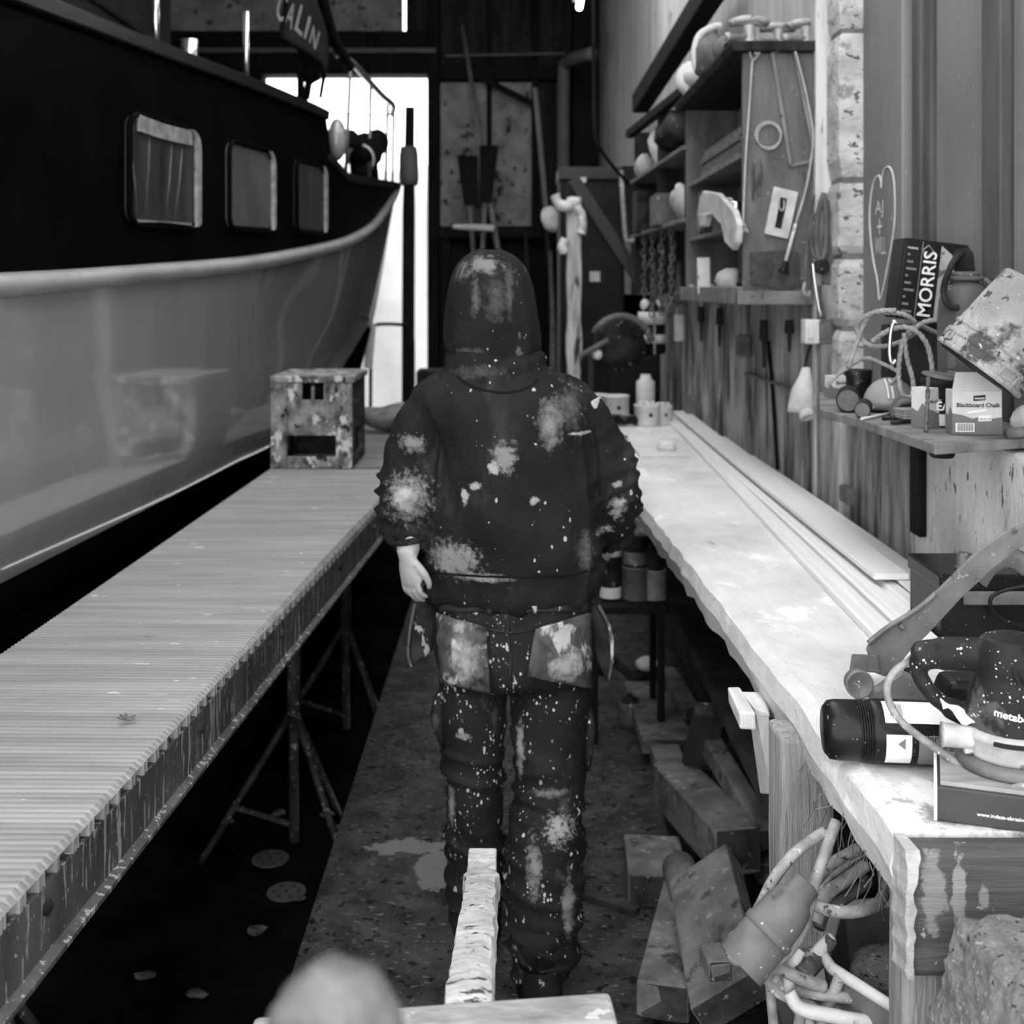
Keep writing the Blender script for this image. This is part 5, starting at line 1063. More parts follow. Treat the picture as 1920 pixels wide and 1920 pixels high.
def chalk(o, yaw, w_, d_, h, lid, label, full=True):
    R = Matrix.Rotation(yaw, 3, 'Z'); t = thing('chalk_carton', label, 'carton', tuple(o), 'cartons of blackboard chalk')
    u, v = R @ Vector((1, 0, 0)), R @ Vector((0, 1, 0)); k = Vector((0, 0, 1))
    def H(a0, a1, b0, b1, c0, c1): return MB().hexa([o+u*a+v*b_+k*c for c in (c0, c1) for a, b_ in ((a0, b0), (a1, b0), (a1, b1), (a0, b1))])
    H(0, w_, 0, d_, 0, h).build('box', 'chalk_box', t, bevel=.0015)
    MB().prism([o+u*(w_*a)+v*-.0006+k*(h*c) for a, c in ((0, 0), (1, 0), (1, .40), (.8, .36), (.6, .42), (.4, .36), (.2, .44), (0, .48))], v*.0004).build('blue_wave', 'chalk_blue', t)
    MB().prism([o+v*(d_*a)+u*-.0006+k*(h*c) for a, c in ((1, 0), (0, 0), (0, .48), (.3, .62), (.6, .4), (1, .5))], u*.0004).build('blue_wave', 'chalk_blue', t)
    if lid: MB().hexa([o+u*a+v*b_+k*c for a, b_, c in ((0, .001, h), (w_, .001, h), (w_, .004, h), (0, .004, h), (w_*.12, .018, h+.038), (w_*.94, .018, h+.038), (w_*.94, .02, h+.038), (w_*.12, .02, h+.038))]).build('open_flap', 'chalk_box', t)
    f = o+v*-.0012
    text('Blackboard Chalk', w_*.88, f+u*w_*.08+k*h*.62, u, k, 'ink', t, bold=.015)
    MB().prism([f+u*w_*a+k*h*c for a, c in ((.42, .76), (.66, .78), (.66, .90), (.42, .88))], v*.0003).build('colour_badge', 'ink', t)
    text('WHITE', w_*.20, f+v*-.0004+u*w_*.44+k*h*.795, u, k, 'white_ink', t, bold=.02)
    if full:
        MB().prism([f+u*w_*a+k*h*c for a, c in ((.06, .06), (.44, .06), (.44, .26), (.06, .26))], v*.0003).build('barcode_label', 'label_white', t)
        for i in range(13): MB().prism([f+v*-.0004+u*w_*(.09+i*.026)+k*h*.08, f+v*-.0004+u*w_*(.10+i*.026+.006*(i % 2))+k*h*.08, f+v*-.0004+u*w_*(.10+i*.026+.006*(i % 2))+k*h*.25, f+v*-.0004+u*w_*(.09+i*.026)+k*h*.25], v*.0002).build('barcode_bar', 'ink', t)
        MB().prism([f+u*w_*a+k*h*c for a, c in ((.52, .30), (.78, .31), (.78, .44), (.52, .43))], v*.0003).build('mark_label', 'label_white', t)
        text('UK CA  CE', w_*.22, f+v*-.0006+u*w_*.54+k*h*.335, u, k, 'ink', t, bold=.015)
        MB().bar(f+u*w_*.3+k*h*.50, f+u*w_*.68+k*h*.56, .004, .0008, v).build('chalk_print', 'label_white', t)
        for i in range(3): MB().bar(f+v*-.0003+u*w_*.52+k*h*(.08+.06*i), f+v*-.0003+u*w_*(.80+.04*i)+k*h*(.08+.06*i), .0012, .0004, v).build('small_print', 'label_grey', t)
    return t
chalk(Vector((.942, 2.555, SZ+.001)), -.06, .104, .05, .094, True, 'open white carton of blackboard chalk at the front of the shelf')
chalk(Vector((.925, 2.66, SZ+.001)), .55, .085, .045, .09, False, 'white carton of blackboard chalk tucked behind the open one', False)
chalk(Vector((.915, 3.40, SZ+.001)), .25, .10, .05, .062, False, 'dusty chalk carton at the far end of the shelf', False)
# filler tub
tb2 = thing('filler_tub', 'black tub of filler with lid askew beside the chalk carton', 'tub', tuple(shelf_at(1764, 800)))
o = shelf_at(1766, 799)
MB().lathe([(.036, 0), (.038, .003), (.043, .094), (.045, .096), (.045, .108), (.042, .109)], o, n=32).build('body', 'tin_dark', tb2, smooth=True)
MB().lathe([(.048, 0), (.049, .003), (.047, .006), (.02, .007)], o+Vector((.004, 0, .110)), (.12, -.1, 1), 28).build('lid', 'clutter_mid', tb2, smooth=True)
def tubp(a, h, r=0.): return o+Vector(((.0395+.004*h/.09+r)*math.sin(a), -(.0395+.004*h/.09+r)*math.cos(a), h))
MB().grid([[tubp(a, h, .0006) for a in np.linspace(-1.1, 1.1, 14)] for h in (.004, .03)]).build('pale_band', 'chalk_box', tb2)
text('EASI', .05, tubp(-.65, .038, .003), (1, -.0, 0), (0, -.05, 1), 'white_ink', tb2, bold=.03, ext=.004); text('MULTIPURPOSE', .05, tubp(-.7, .058, .003), (1, 0, 0), (0, -.05, 1), 'white_ink', tb2, bold=.02, ext=.004); text('Com', .016, tubp(-.8, .078, .003), (1, 0, 0), (0, -.05, 1), 'white_ink', tb2, bold=.02, ext=.003)
# drill bit
b = MB(); a0, a1 = P(1741, 700, 2.60), P(1736, 803, 2.60); rows = []
for k in range(30):
    t_ = k/29; c = a0+(a1-a0)*t_; an = t_*14; r_ = .0052
    rows.append([c+Vector((r_*math.cos(a+an)*(1 if j % 3 else .55), r_*math.sin(a+an)*(1 if j % 3 else .55), 0)) for j, a in enumerate(np.linspace(0, 2*math.pi, 7)[:-1])])
tag(stand(MB().loft(rows), SZ+.001).build('drill_bit', 'clutter_mid', smooth=True), 'twisted masonry drill bit standing against the black tub', 'drill bit')
def log(x, y, r, ln, dirv, label, nm='wood_dowel', mt='old_timber'):
    o = shelf_at(x, y); o.z = SZ+r+.001; t = thing(nm, label, 'dowel', (o.x, o.y, SZ), 'round offcuts on the shelf'); d_ = Vector(dirv).normalized()
    MB().lathe([(r*.97, 0), (r, .003), (r, ln), (r*.97, ln+.003)], o, d_, 20).build('barrel', 'clutter_dark', t, smooth=True)
    MB().lathe([(r*.88, -.002), (r*.88, .001)], o, d_, 20).build('end_face', 'clutter_mid', t)
log(1617, 785, .0195, .10, (.35, 1, 0), 'short round offcut with pale cut end on the shelf front')
log(1590, 774, .030, .12, (.30, 1, 0), 'thicker round offcut behind the short one on the shelf')
hp = MB(); o = shelf_at(1705, 788)
rows = []
for dy in (0, .12): rows.append([o+Vector((.042*math.cos(a)+dy*.25, dy, .046*math.sin(a))) for a in np.linspace(0, math.pi, 15)]+[o+Vector((.037*math.cos(a)+dy*.25, dy, .041*math.sin(a))) for a in np.linspace(math.pi, 0, 15)])
tag(hp.loft(rows).build('gutter_offcut', 'clutter_mid', smooth=True), 'arched half-pipe offcut on the shelf beside the black tub', 'pipe offcut')
ss = shelf_at(1708, 789)
st = thing('sandpaper_block', 'stack of sandpaper sheets under the arched offcut', 'sandpaper', tuple(ss))
for k in range(5): MB().box((ss.x+.002*(k % 2), ss.y-.005, SZ+.004+k*.006), (.066, .05, .005), (0, 0, .1)).build('sheet', 'carton_grey' if k else 'clutter_dark', st)
for i, (xa, ya, xb, yb, r_, mt, lb) in enumerate(((1615, 789, 1680, 776, .0035, 'chalk_box', 'stick of white chalk on the shelf edge'), (1655, 789, 1720, 784, .004, 'clutter_dark', 'dark pencil lying on the shelf'), (1672, 797, 1728, 793, .005, 'clutter_dark', 'dark chisel lying near the tub'))):
    a_, b_ = shelf_at(xa, ya), shelf_at(xb, yb); a_.z = b_.z = SZ+r_+.001
    tag(MB().tube([a_, (a_+b_)/2, b_], [r_, r_, r_*.8], 8).build(('chalk_stick', 'pencil', 'chisel')[i], mt, smooth=True), lb, ('chalk', 'pencil', 'chisel')[i])
# ear defenders / hard shell, pear float, mug
hs = thing('hard_shell', 'pale rounded hard shell with raised rim under the rope tangle', 'helmet shell', tuple(shelf_at(1668, 770)))
o = shelf_at(1668, 771); o.z = SZ
rows = []
for k in range(8):
    a = math.pi/2*k/7; rows.append([o+Vector((.068*math.cos(a)*math.cos(t), .06*math.cos(a)*math.sin(t), .012+.075*math.sin(a))) for t in np.linspace(0, 2*math.pi, 25)[:-1]])
MB().loft(rows).build('shell', M('shell', .20, .28, 8, rough=.4, bump=.05), hs, smooth=True)
MB().tube([o+Vector((.069*math.cos(t), .061*math.sin(t), .012)) for t in np.linspace(0, 2*math.pi, 25)[:-1]], .006, 8, closed=True).build('rim', 'clutter_mid', hs, smooth=True)
for s_ in (-.02, -.008): MB().tube([o+Vector((s_, -.0615*math.cos(a), .012+.0765*math.sin(a))) for a in np.linspace(.35, 1.2, 8)], .0022, 6).build('stripe', 'white_ink', hs)
pb_ = MB().lathe([(.01, 0), (.045, .008), (.058, .04), (.05, .08), (.028, .11), (.02, .14), (.012, .15)], (1.04, 3.24, SZ+.001), n=20); tag(pb_.build('float_buoy', 'clutter_mid', smooth=True), 'pear-shaped grey float standing behind the ropes', 'float')
tag(MB().lathe([(.03, 0), (.036, .005), (.040, .08), (.036, .08), (.03, .01)], shelf_at(1608, 752)+Vector((.03, .1, 0)), n=18).build('black_cup', 'black_plastic', smooth=True), 'black cup behind the thicker offcut on the shelf', 'cup')
# ropes
def rope(pts, r, label, D_=3.0, mt='rope_pale'):
    q = cr([P(x, y, D_+dd) for x, y, dd in pts], 7); b = MB()
    for ph in (0, 2.1, 4.2):
        rows_ = []
        for i, p in enumerate(q):
            t_ = (q[min(i+1, len(q)-1)]-q[max(i-1, 0)]).normalized(); n_ = t_.orthogonal().normalized(); bb_ = t_.cross(n_); a = i*1.1+ph
            rows_.append(p+(n_*math.cos(a)+bb_*math.sin(a))*r*.5)
        b.tube(rows_, r*.62, 5)
    return tag(b.build('rope', mt, smooth=True), label, 'rope', 'ropes tangled on the shelf')
rope([(1590, 690, .05), (1625, 600, .05), (1660, 586, 0), (1700, 592, -.02), (1720, 615, 0), (1690, 640, .03), (1640, 650, .05), (1612, 630, .06), (1608, 605, .05), (1640, 585, 0), (1680, 582, -.03)], .0062, 'pale twisted rope looped high over the shelf')
rope([(1635, 640, 0), (1670, 618, -.03), (1705, 615, -.05), (1735, 640, -.05), (1748, 690, -.06), (1742, 740, -.08), (1720, 760, -.1), (1680, 768, -.1)], .0066, 'thick pale rope falling in front of the hard shell')
rope([(1695, 625, -.04), (1700, 670, -.04), (1712, 715, -.05), (1708, 745, -.06), (1690, 735, -.06), (1685, 690, -.05), (1692, 640, -.04)], .006, 'doubled pale rope hanging to the shelf in a narrow bight')
rope([(1548, 725, .12), (1575, 700, .12), (1620, 672, .08), (1655, 682, .05), (1685, 700, 0), (1670, 720, -.04)], .0052, 'thin pale rope trailing from the chalk carton to the shell')
rope([(1760, 600, -.05), (1730, 605, -.04), (1700, 630, -.02), (1720, 610, 0), (1757, 625, .02)], .006, 'short pale rope end beside the extinguisher')
cbn = thing('snap_hook', 'bright steel snap hook caught in the ropes', 'snap hook', P(1672, 690, 2.92))
MB().tube(cr([P(1684, 606, 2.92), P(1676, 604, 2.92), (P(1670, 625, 2.92)), P(1668, 660, 2.92), P(1672, 682, 2.92), P(1680, 675, 2.92)], 5), .005, 8).build('hook', 'chrome', cbn, smooth=True)
# oil tin on a block
tag(MB().bb((.975, 3.06, SZ+.001), (1.11, 3.16, 1.555)).build('wooden_stand', 'cab_dark', bevel=.004), 'dark wooden block under the leaning oil tin', 'block')
ot = thing('oil_tin', 'dark rectangular oil tin with white lettering leaning on the boarding', 'tin', (1.03, 3.08, 1.556))
R = Matrix.Rotation(math.radians(7), 3, 'Y'); oc = Vector((.972, 3.03, 1.575))
def tp_(a, b_, c): return oc+R @ Vector((a, b_, c))
MB().hexa([tp_(*v) for v in ((0, 0, 0), (.165, 0, 0), (.165, .10, 0), (0, .10, 0), (0, 0, .205), (.165, 0, .205), (.165, .10, .205), (0, .10, .205))]).build('can', 'tin_dark', ot, bevel=.006)
MB().prism([tp_(*v) for v in ((.095, -.0008, .01), (.155, -.0008, .01), (.155, -.0008, .155), (.13, -.0008, .17), (.095, -.0008, .195))], R @ Vector((0, -.0004, 0))).build('pale_label', 'galv', ot)
text('MORRIS', .165, tp_(.086, -.001, .012), R @ Vector((0, 0, 1)), R @ Vector((-1, 0, 0)), 'white_ink', ot, bold=.01, height=.034)
for k in range(9): MB().bar(tp_(.012, -.001, .02+k*.018), tp_(.038-.01*(k % 3), -.001, .02+k*.018), .0012, .006, R @ Vector((0, 0, 1))).build('small_print', 'label_grey', ot)
text('MORRIS', .026, tp_(.010, -.001, .178), R @ Vector((1, 0, 0)), R @ Vector((0, 0, 1)), 'label_white', ot)
MB().tube([tp_(.062+.014*math.cos(a), -.001, .178+.014*math.sin(a)) for a in (0, 1.57, 3.14, 4.71)], .002, 4, closed=True).build('emblem', 'galv', ot)
MB().tube([tp_(.047, -.002, .005), tp_(.047, -.002, .2)], .0012, 5).build('seam_line', 'label_grey', ot)
# fire extinguisher
fe = thing('fire_extinguisher', 'grey-toned fire extinguisher with dark lever head on the shelf', 'fire extinguisher', (1.072, 2.83, SZ))
o = Vector((1.072, 2.83, SZ+.001))
MB().lathe([(.050, 0), (.056, .006), (.0605, .02), (.0615, .24), (.058, .285), (.046, .315), (.028, .332), (.022, .336)], o, n=32).build('cylinder', 'ext_body', fe, smooth=True)
MB().lathe([(.024, .334), (.034, .338), (.036, .346), (.030, .352)], o, n=20).build('collar', 'clutter_mid', fe, smooth=True)
MB().tube([o+Vector((.040*math.cos(a), .04*math.sin(a), .335)) for a in np.linspace(0, 6.28, 21)[:-1]], .006, 8, closed=True).build('neck_ring', 'clutter_mid', fe, smooth=True)
MB().prism([o+Vector(v) for v in ((-.022, -.012, .35), (.022, -.012, .35), (.018, -.012, .395), (.006, -.012, .408), (-.02, -.012, .402), (-.026, -.012, .385))], (0, .024, 0)).build('valve_head', 'clutter_dark', fe, bevel=.003)
MB().tube(cr([o+Vector(v) for v in ((-.01, -.016, .395), (-.035, -.03, .378), (-.058, -.04, .335), (-.066, -.045, .30), (-.055, -.05, .272), (-.035, -.052, .268))], 5), .0075, 8).build('lever', 'clutter_dark', fe, smooth=True)
MB().tube(cr([o+Vector(v) for v in ((.035, -.03, .335), (.055, -.035, .31), (.066, -.03, .26), (.064, -.02, .2))], 5), .006, 8).build('hose', 'clutter_mid', fe, smooth=True)
def exl(a, h, r=.0624): return o+Vector((r*math.sin(a), -r*math.cos(a), h))
for (h0, h1, mt) in ((.195, .222, 'label_white'), (.125, .19, 'clutter_mid'), (.04, .12, 'label_grey')):
    MB().grid([[exl(a, h) for a in np.linspace(-1.0, -.68, 4)] for h in (h0, h1)]).build('label', mt, fe)
text('A', .014, exl(-.95, .20, .0632), (.85, -.5, 0), (0, 0, 1), 'ink', fe, bold=.03)
for h in (.105, .09, .075, .055): MB().grid([[exl(a, hh, .0628) for a in np.linspace(-.95, -.72, 3)] for hh in (h, h+.006)]).build('small_print', 'label_white', fe)
# muddy bucket
bk_ = thing('bucket', 'mud-caked bucket tipped on its side against the extinguisher', 'bucket', (1.05, 2.60, SZ))
ro = P(1832, 692, 2.50); ad = Vector((.52, -.12, .70)).normalized()
MB().lathe([(.095, .0), (.097, .004), (.085, .20), (.08, .205), (.03, .206)], ro, ad, 32).build('shell', 'mud_bucket', bk_, smooth=True)
for hh, r_ in ((.0, .101), (.03, .099), (.055, .097)): MB().lathe([(r_-.004, hh), (r_, hh+.003), (r_, hh+.010), (r_-.004, hh+.013)], ro, ad, 32, cap=False).build('rim_ring', 'mud_bucket', bk_, smooth=True)
MB().lathe([(.088, .002), (.088, .003)], ro, -ad, 28).build('mouth', 'ink', bk_)
e_ = ad.orthogonal().normalized(); g_ = ad.cross(e_)
for k in range(14):
    a = 2*math.pi*k/14; d_ = e_*math.cos(a)+g_*math.sin(a); MB().bar(ro+ad*.012+d_*.097, ro+ad*.034+d_*.0985, .004, .004, d_).build('rib', 'mud_bucket', bk_)
tag(MB().ell((1.10, 2.56, SZ+.035), (.03, .03, .034)).rough(.014, 30).build('rag_wad', 'paper', smooth=True), 'crumpled pale rag at the wall end of the shelf', 'rag')
tag(MB().tube([(1.03, 2.485, SZ+.012), (1.14, 2.52, SZ+.014)], [.011, .013], 12).build('paint_roller_grip', 'old_timber', smooth=True), 'round wooden tool handle on the near edge of the shelf', 'handle')
# chalked heart on the boarding
ht = thing('chalk_drawing', 'white chalk heart with initials drawn on the painted boarding', 'drawing', (1.1635, 3.7, 1.6))
def hp_(x, y): D_ = 1.1635*F/(x-960); return P(x, y, D_)
M('chalk_line', .55, .65, 30, rough=.9, bump=0)
MB().tube(cr([hp_(*v) for v in ((1652, 345), (1650, 332), (1645, 330), (1637, 345), (1631, 390), (1632, 440), (1638, 490), (1645, 525), (1648, 562))], 5), .0028, 5).build('heart_line', 'chalk_line', ht)
MB().tube(cr([hp_(*v) for v in ((1652, 352), (1654, 330), (1660, 315), (1668, 314), (1675, 330), (1678, 370), (1677, 420), (1668, 480), (1656, 540), (1651, 560))], 5), .0028, 5).build('heart_line', 'chalk_line', ht)
for nm, w_, x, y in (('AJ', .085, 1641, 410), ('+', .05, 1645, 440), ('WILL', .11, 1641, 478)):
    oo = hp_(x, y); text(nm, w_, oo, (0, -1, 0), (0, 0, 1), 'chalk_line', ht, name='chalk_letters', height=.055 if nm != '+' else .05)
# ---------------------------------------------------------------- back of the shed
M('locker_dark', .014, .022, 4, rough=.5, metal=.2, bump=.08)
M('locker_edge', .035, .05, 4, rough=.5)
M('pole_wood', .10, .18, 8, (1, 1, .2), rough=.7, bump=.2)
M('drip_post', .30, .62, 9, (2, 2, .35), rough=.8, bump=.6, specks=((.05, 10, .62, (2, 2, .35)),))
lk = thing('locker', 'dark steel locker with a diagonal wooden strip across it', 'locker', (.6, 8.6, 0))
MB().bb((.34, 8.5, 0), (.80, 8.95, 2.49)).build('case', 'locker_dark', lk, bevel=.01)
MB().bb((.33, 8.47, 2.42), (.81, 8.96, 2.51)).build('top_rail', 'locker_edge', lk, bevel=.008)
MB().bb((.37, 8.485, .1), (.78, 8.50, 2.40)).build('door', 'locker_dark', lk, bevel=.004)
MB().bar(P(1075, 335, 8.46), P(1212, 545, 8.46), .09, .02, (0, -1, 0)).build('diagonal_strip', 'locker_edge', lk, bevel=.004)
MB().bb(P(1106, 528, 8.48), P(1125, 509, 8.484)).build('notice', 'paper', lk)
MB().bb(P(1080, 342, 8.46), P(1099, 333, 8.48)).build('name_tag', 'white_plastic', lk)
hb_ = thing('hung_channel', 'dark upright channel with bright lower lip hung beside the locker', 'channel', P(1180, 455, 8.3))
MB().bb(P(1166, 455, 8.3), P(1192, 312, 8.36)).build('channel', 'locker_dark', hb_, bevel=.01)
MB().tube([P(1164, 320, 8.29), P(1168, 380, 8.29), P(1172, 440, 8.29), P(1174, 452, 8.29), P(1188, 452, 8.29), P(1192, 446, 8.29)], .018, 8).build('bright_edge', 'galv', hb_, smooth=True)
# white-dripped post with rags on top
dp = thing('dripped_post', 'slim upright post thick with white paint drips and rag ends', 'post', (P(1075, 600, 7.5).x, 7.5, 0))
x0 = P(1076, 0, 7.5).x; b = MB(); rows = []
for k in range(24):
    z = 2.22*k/23; w_ = .045+.012*noise.noise(Vector((z*5, 1, 2))); rows.append([(x0-w_, 7.46, z), (x0+w_, 7.46, z), (x0+w_, 7.54, z), (x0-w_, 7.54, z)])
b.loft(rows); b.build('post', 'drip_post', dp, bevel=.006)
for pts, r in (([(1040, 366), (1046, 380), (1058, 388), (1066, 392)], .03), ([(1062, 392), (1074, 376), (1080, 384)], .032), ([(1080, 385), (1090, 402), (1092, 425), (1090, 438)], .028), ([(1060, 448), (1055, 460), (1058, 475)], .03)):
    MB().tube(cr([P(x, y, 7.44) for x, y in pts], 4), r, 8).rough(.012, 20).build('rag_end', 'white_plastic', dp, smooth=True)
# tool rack along the back with brooms, poles and mops
rk_ = thing('tool_rack', 'dark tool rack against the spotted back panels', 'rack', (-.1, 10.8, 0))
MB().bb((-.64, 10.70, 2.10), (.38, 10.95, 2.16)).build('rail', 'black_wood', rk_, bevel=.006)
MB().bb((-.64, 10.75, 0), (-.56, 10.95, 2.10)).build('upright', 'black_wood', rk_); MB().bb((.30, 10.75, 0), (.38, 10.95, 2.10)).build('upright', 'black_wood', rk_)
MB().bb((-.64, 10.90, .1), (.38, 10.95, 2.05)).build('back_board', 'black_wood', rk_)
def broom(xt, yt, xb, yb, D_, hw, hh, label, head='black_wood'):
    a_ = P(xt, yt, D_); e = P(xb, yb, D_-.05); t_ = (e-a_).normalized(); k = (a_.z)/abs(t_.z) if t_.z else 1; e = a_+t_*k
    t = thing('broom', label, 'broom', (e.x, e.y, 0), 'brooms stood head up at the back')
    MB().tube([a_+t_*.1, e], .018, 8).build('handle', 'pole_wood', t, smooth=True)
    b = MB().hexa([a_+t_*.16+Vector(v) for v in ((-hw*.6, -.03, 0), (hw*.6, -.03, 0), (hw*.6, .03, 0), (-hw*.6, .03, 0))]+[a_+t_*(.16-hh)+Vector(v) for v in ((-hw, -.04, 0), (hw, -.04, 0), (hw, .04, 0), (-hw, .04, 0))]); b.rough(.02, 12)
    b.build('bristles', head, t)
broom(880, 352, 888, 470, 10.5, .09, .45, 'broom with black bristles up, left of the pair at the back')
broom(912, 345, 905, 470, 10.4, .08, .50, 'broom with black bristles up, right of the pair at the back')
def pole(xt, yt, Dt, xb, yb, r, label, nm='pole', mt='pole_wood'):
    a_ = P(xt, yt, Dt); D2 = CH*F/(yb-HZ); e = P(xb, yb, D2); e.z = 0
    return tag(MB().tube([a_, a_+(e-a_)*.3, a_+(e-a_)*.7, e], [r*.7, r, r*1.1, r*1.1], 10).build(nm, mt, smooth=True), label, 'pole', 'poles leaning at the back')
pole(867, 48, 10.9, 1005, 920, .024, 'long pale pole leaning across the spotted panels')
pole(1012, 250, 10.6, 1062, 930, .018, 'thin dark pole leaning beside the mop', mt='dark_wood')
pole(985, 430, 10.4, 1012, 940, .02, 'short dark pole behind the hood', mt='dark_wood')
pole(1032, 470, 9.8, 1052, 950, .02, 'grey pole stood between the hood and the dripped post', mt='clutter_mid')
pole(1036, 560, 9.2, 1040, 960, .022, 'dull steel tube stood beside the dripped post', mt='clutter_mid')
mo = thing('mop', 'mop with pale oblong head hung head down by the locker', 'mop', P(1040, 430, 9.3))
MB().tube([P(1003, 165, 9.5), P(1012, 260, 9.45), P(1024, 392, 9.35)], .02, 8).build('handle', 'pole_wood', mo, smooth=True)
b = MB().loft([[P(x, y, 9.3)+Vector((0, dy, 0)) for x, y, dy in q] for q in (((1016, 392, -.08), (1034, 386, -.08), (1034, 386, .08), (1016, 392, .08)), ((1014, 410, -.10), (1050, 400, -.10), (1050, 400, .1), (1014, 410, .1)), ((1024, 430, -.10), (1060, 422, -.10), (1060, 422, .1), (1024, 430, .1)), ((1036, 436, -.08), (1058, 432, -.08), (1058, 432, .08), (1036, 436, .08)))])
b.build('head', 'white_plastic', mo, bevel=.03)
tag(MB().tube([P(850, 425, 10.35), P(885, 426, 10.25), P(926, 428, 10.2)], [.014, .028, .03], 10).build('paint_roller_stick', 'white_plastic', smooth=True), 'pale tapered stick lying across the broom handles', 'stick')
tag(MB().bb(P(780, 728, 9.6)+Vector((0, 0, -.9)), P(850, 690, 9.9)).build('step_block', 'dark_wood', bevel=.02), 'dark low block by the foot of the doorway', 'block')
# fluorescent tube under the roof
fl = thing('fluorescent_lamp', 'lit fluorescent tube fixed under the dark roof', 'lamp', P(1090, 10, 7.6))
MB().tube([P(1086, 14, 7.6), P(1108, -120, 6.2)], .02, 10).build('tube', emit('lamp_glow', 6.), fl, smooth=True)
MB().bar(P(1084, 12, 7.62)+Vector((0, 0, .05)), P(1107, -122, 6.18)+Vector((0, 0, .05)), .07, .05).build('batten_housing', 'grey_pipe', fl)
for u in (.1, .9): MB().tube([P(1086, 14, 7.6).lerp(P(1108, -120, 6.2), u)+Vector((0, 0, .06)), Vector((*P(1086, 14, 7.6).lerp(P(1108, -120, 6.2), u).xy, 4.75))], .006, 6).build('hanger', 'black_wood', fl)
# hanging cable beside the light boards
tag(MB().tube(cr([P(1112, -40, 7.8), P(1113, 80, 7.8), P(1114, 180, 7.8), P(1118, 260, 7.8), P(1140, 300, 7.9), P(1165, 330, 8.0), P(1178, 345, 8.2)], 6), .012, 8).build('cable', 'black_wood', smooth=True), 'black cable hanging down past the light boards', 'cable')
# far end of the bench: machine, lantern, pots
mc = thing('bench_grinder', 'black bench machine with round guard at the far bench end', 'machine', (.66, 7.0, BZ))
MB().bb((.46, 6.75, BZ+.001), (.84, 7.25, BZ+.34)).build('body', 'black_wood', mc, bevel=.03)
b = MB(); c = P(1165, 650, 6.7)
b.tube([c+Vector((.17*math.cos(a), 0, .17*math.sin(a))) for a in np.linspace(.2, 2.7, 14)], .02, 8); b.build('guard', 'clutter_mid', mc, smooth=True)
MB().lathe([(.14, -.03), (.15, 0), (.14, .03)], c+Vector((0, .08, 0)), (0, 1, 0), 20).build('wheel', 'clutter_dark', mc, smooth=True)
MB().tube([P(1092, 665, 6.65), P(1140, 638, 6.7)], .016, 8).build('lever', 'pole_wood', mc, smooth=True)
MB().ell(P(1120, 665, 6.7), (.03, .03, .03)).build('knob', 'white_plastic', mc, smooth=True)
o = P(1224, 660, 6.9); o.z = BZ+.342
ln = thing('lantern', 'black and white banded lantern jar on the far machine', 'lantern', tuple(o))
MB().lathe([(.07, 0), (.075, .02), (.075, .06), (.08, .06)], o, n=20).build('base', 'black_plastic', ln, smooth=True)
MB().lathe([(.08, .06), (.08, .11)], o, n=20).build('lower_band', 'white_plastic', ln, smooth=True)
MB().lathe([(.072, .11), (.072, .17)], o, n=20).build('glass', 'black_plastic', ln, smooth=True)
MB().lathe([(.085, .17), (.086, .24)], o, n=20).build('upper_band', 'white_plastic', ln, smooth=True)
MB().lathe([(.06, .24), (.05, .26), (.02, .30)], o, n=16).build('cap', 'black_plastic', ln, smooth=True)
for dx in (-.045, .04): MB().ell(o+Vector((dx, 0, .28)), (.028, .028, .035)).build('top_knob', 'white_plastic', ln, smooth=True)
MB().tube([o+Vector((0, -.087, .0)), o+Vector((0, -.088, .24))], .006, 6).build('guard_wire', 'galv', ln)
MB().tube(cr([o+Vector((.08, 0, .2)), o+Vector((.16, -.1, .32)), o+Vector((.24, -.2, .42)), o+Vector((.25, -.2, .6))], 5), .006, 6).build('hanging_loop', 'clutter_mid', ln)
def pot(x, y, r, h, label, mt, top=True):
    D_ = (CH-BZ)*F/(y-HZ); o = P(x, y, D_); o.z = BZ+.001; t = thing('paint_pot', label, 'paint pot', tuple(o), 'paint pots at the far end of the bench')
    MB().lathe([(r*.96, 0), (r, .004), (r, h), (r*1.05, h+.003), (r*1.05, h+.01), (r*.94, h+.011), (r*.9, h-.01)], o, n=22).build('body', mt, t, smooth=True)
    MB().lathe([(r*.16, -.002), (r*.16, .001)], o+Vector((r*.2, -r*1.0, h*.6)), (0, 1, 0), 12).build('drip_mark', 'clutter_dark', t)
    if top:
        for k in range(4): MB().ell(o+Vector((r*.5*math.cos(k*1.6), r*.5*math.sin(k*1.6), h+.015)), (.014, .014, .012), nu=8, nv=5).build('paint_lump', 'white_plastic', t, smooth=True)
    return t
pot(1153, 790, .075, .13, 'white dented paint pot nearest the sleeve', 'white_plastic', False)
pot(1118, 783, .06, .12, 'pale paint pot half hidden behind the sleeve', 'white_plastic', False)
pot(1213, 798, .065, .10, 'broad white paint pot left of the moulding ends', 'white_plastic')
pot(1243, 796, .05, .09, 'small white paint pot touching the moulding ends', 'white_plastic')
b = MB().lathe([(.022, 0), (.024, .004), (.024, .11), (.016, .12), (.016, .13)], (0, 0, 0), n=16); o = shp(1226, 745, .80)
b = MB().lathe([(.05, 0), (.052, .004), (.052, .20), (.03, .22), (.028, .24)], Vector((.74, 6.62, BZ+.001)), n=16); tag(b.build('pale_bottle', 'paper', smooth=True), 'tall pale bottle behind the white paint pots', 'bottle')
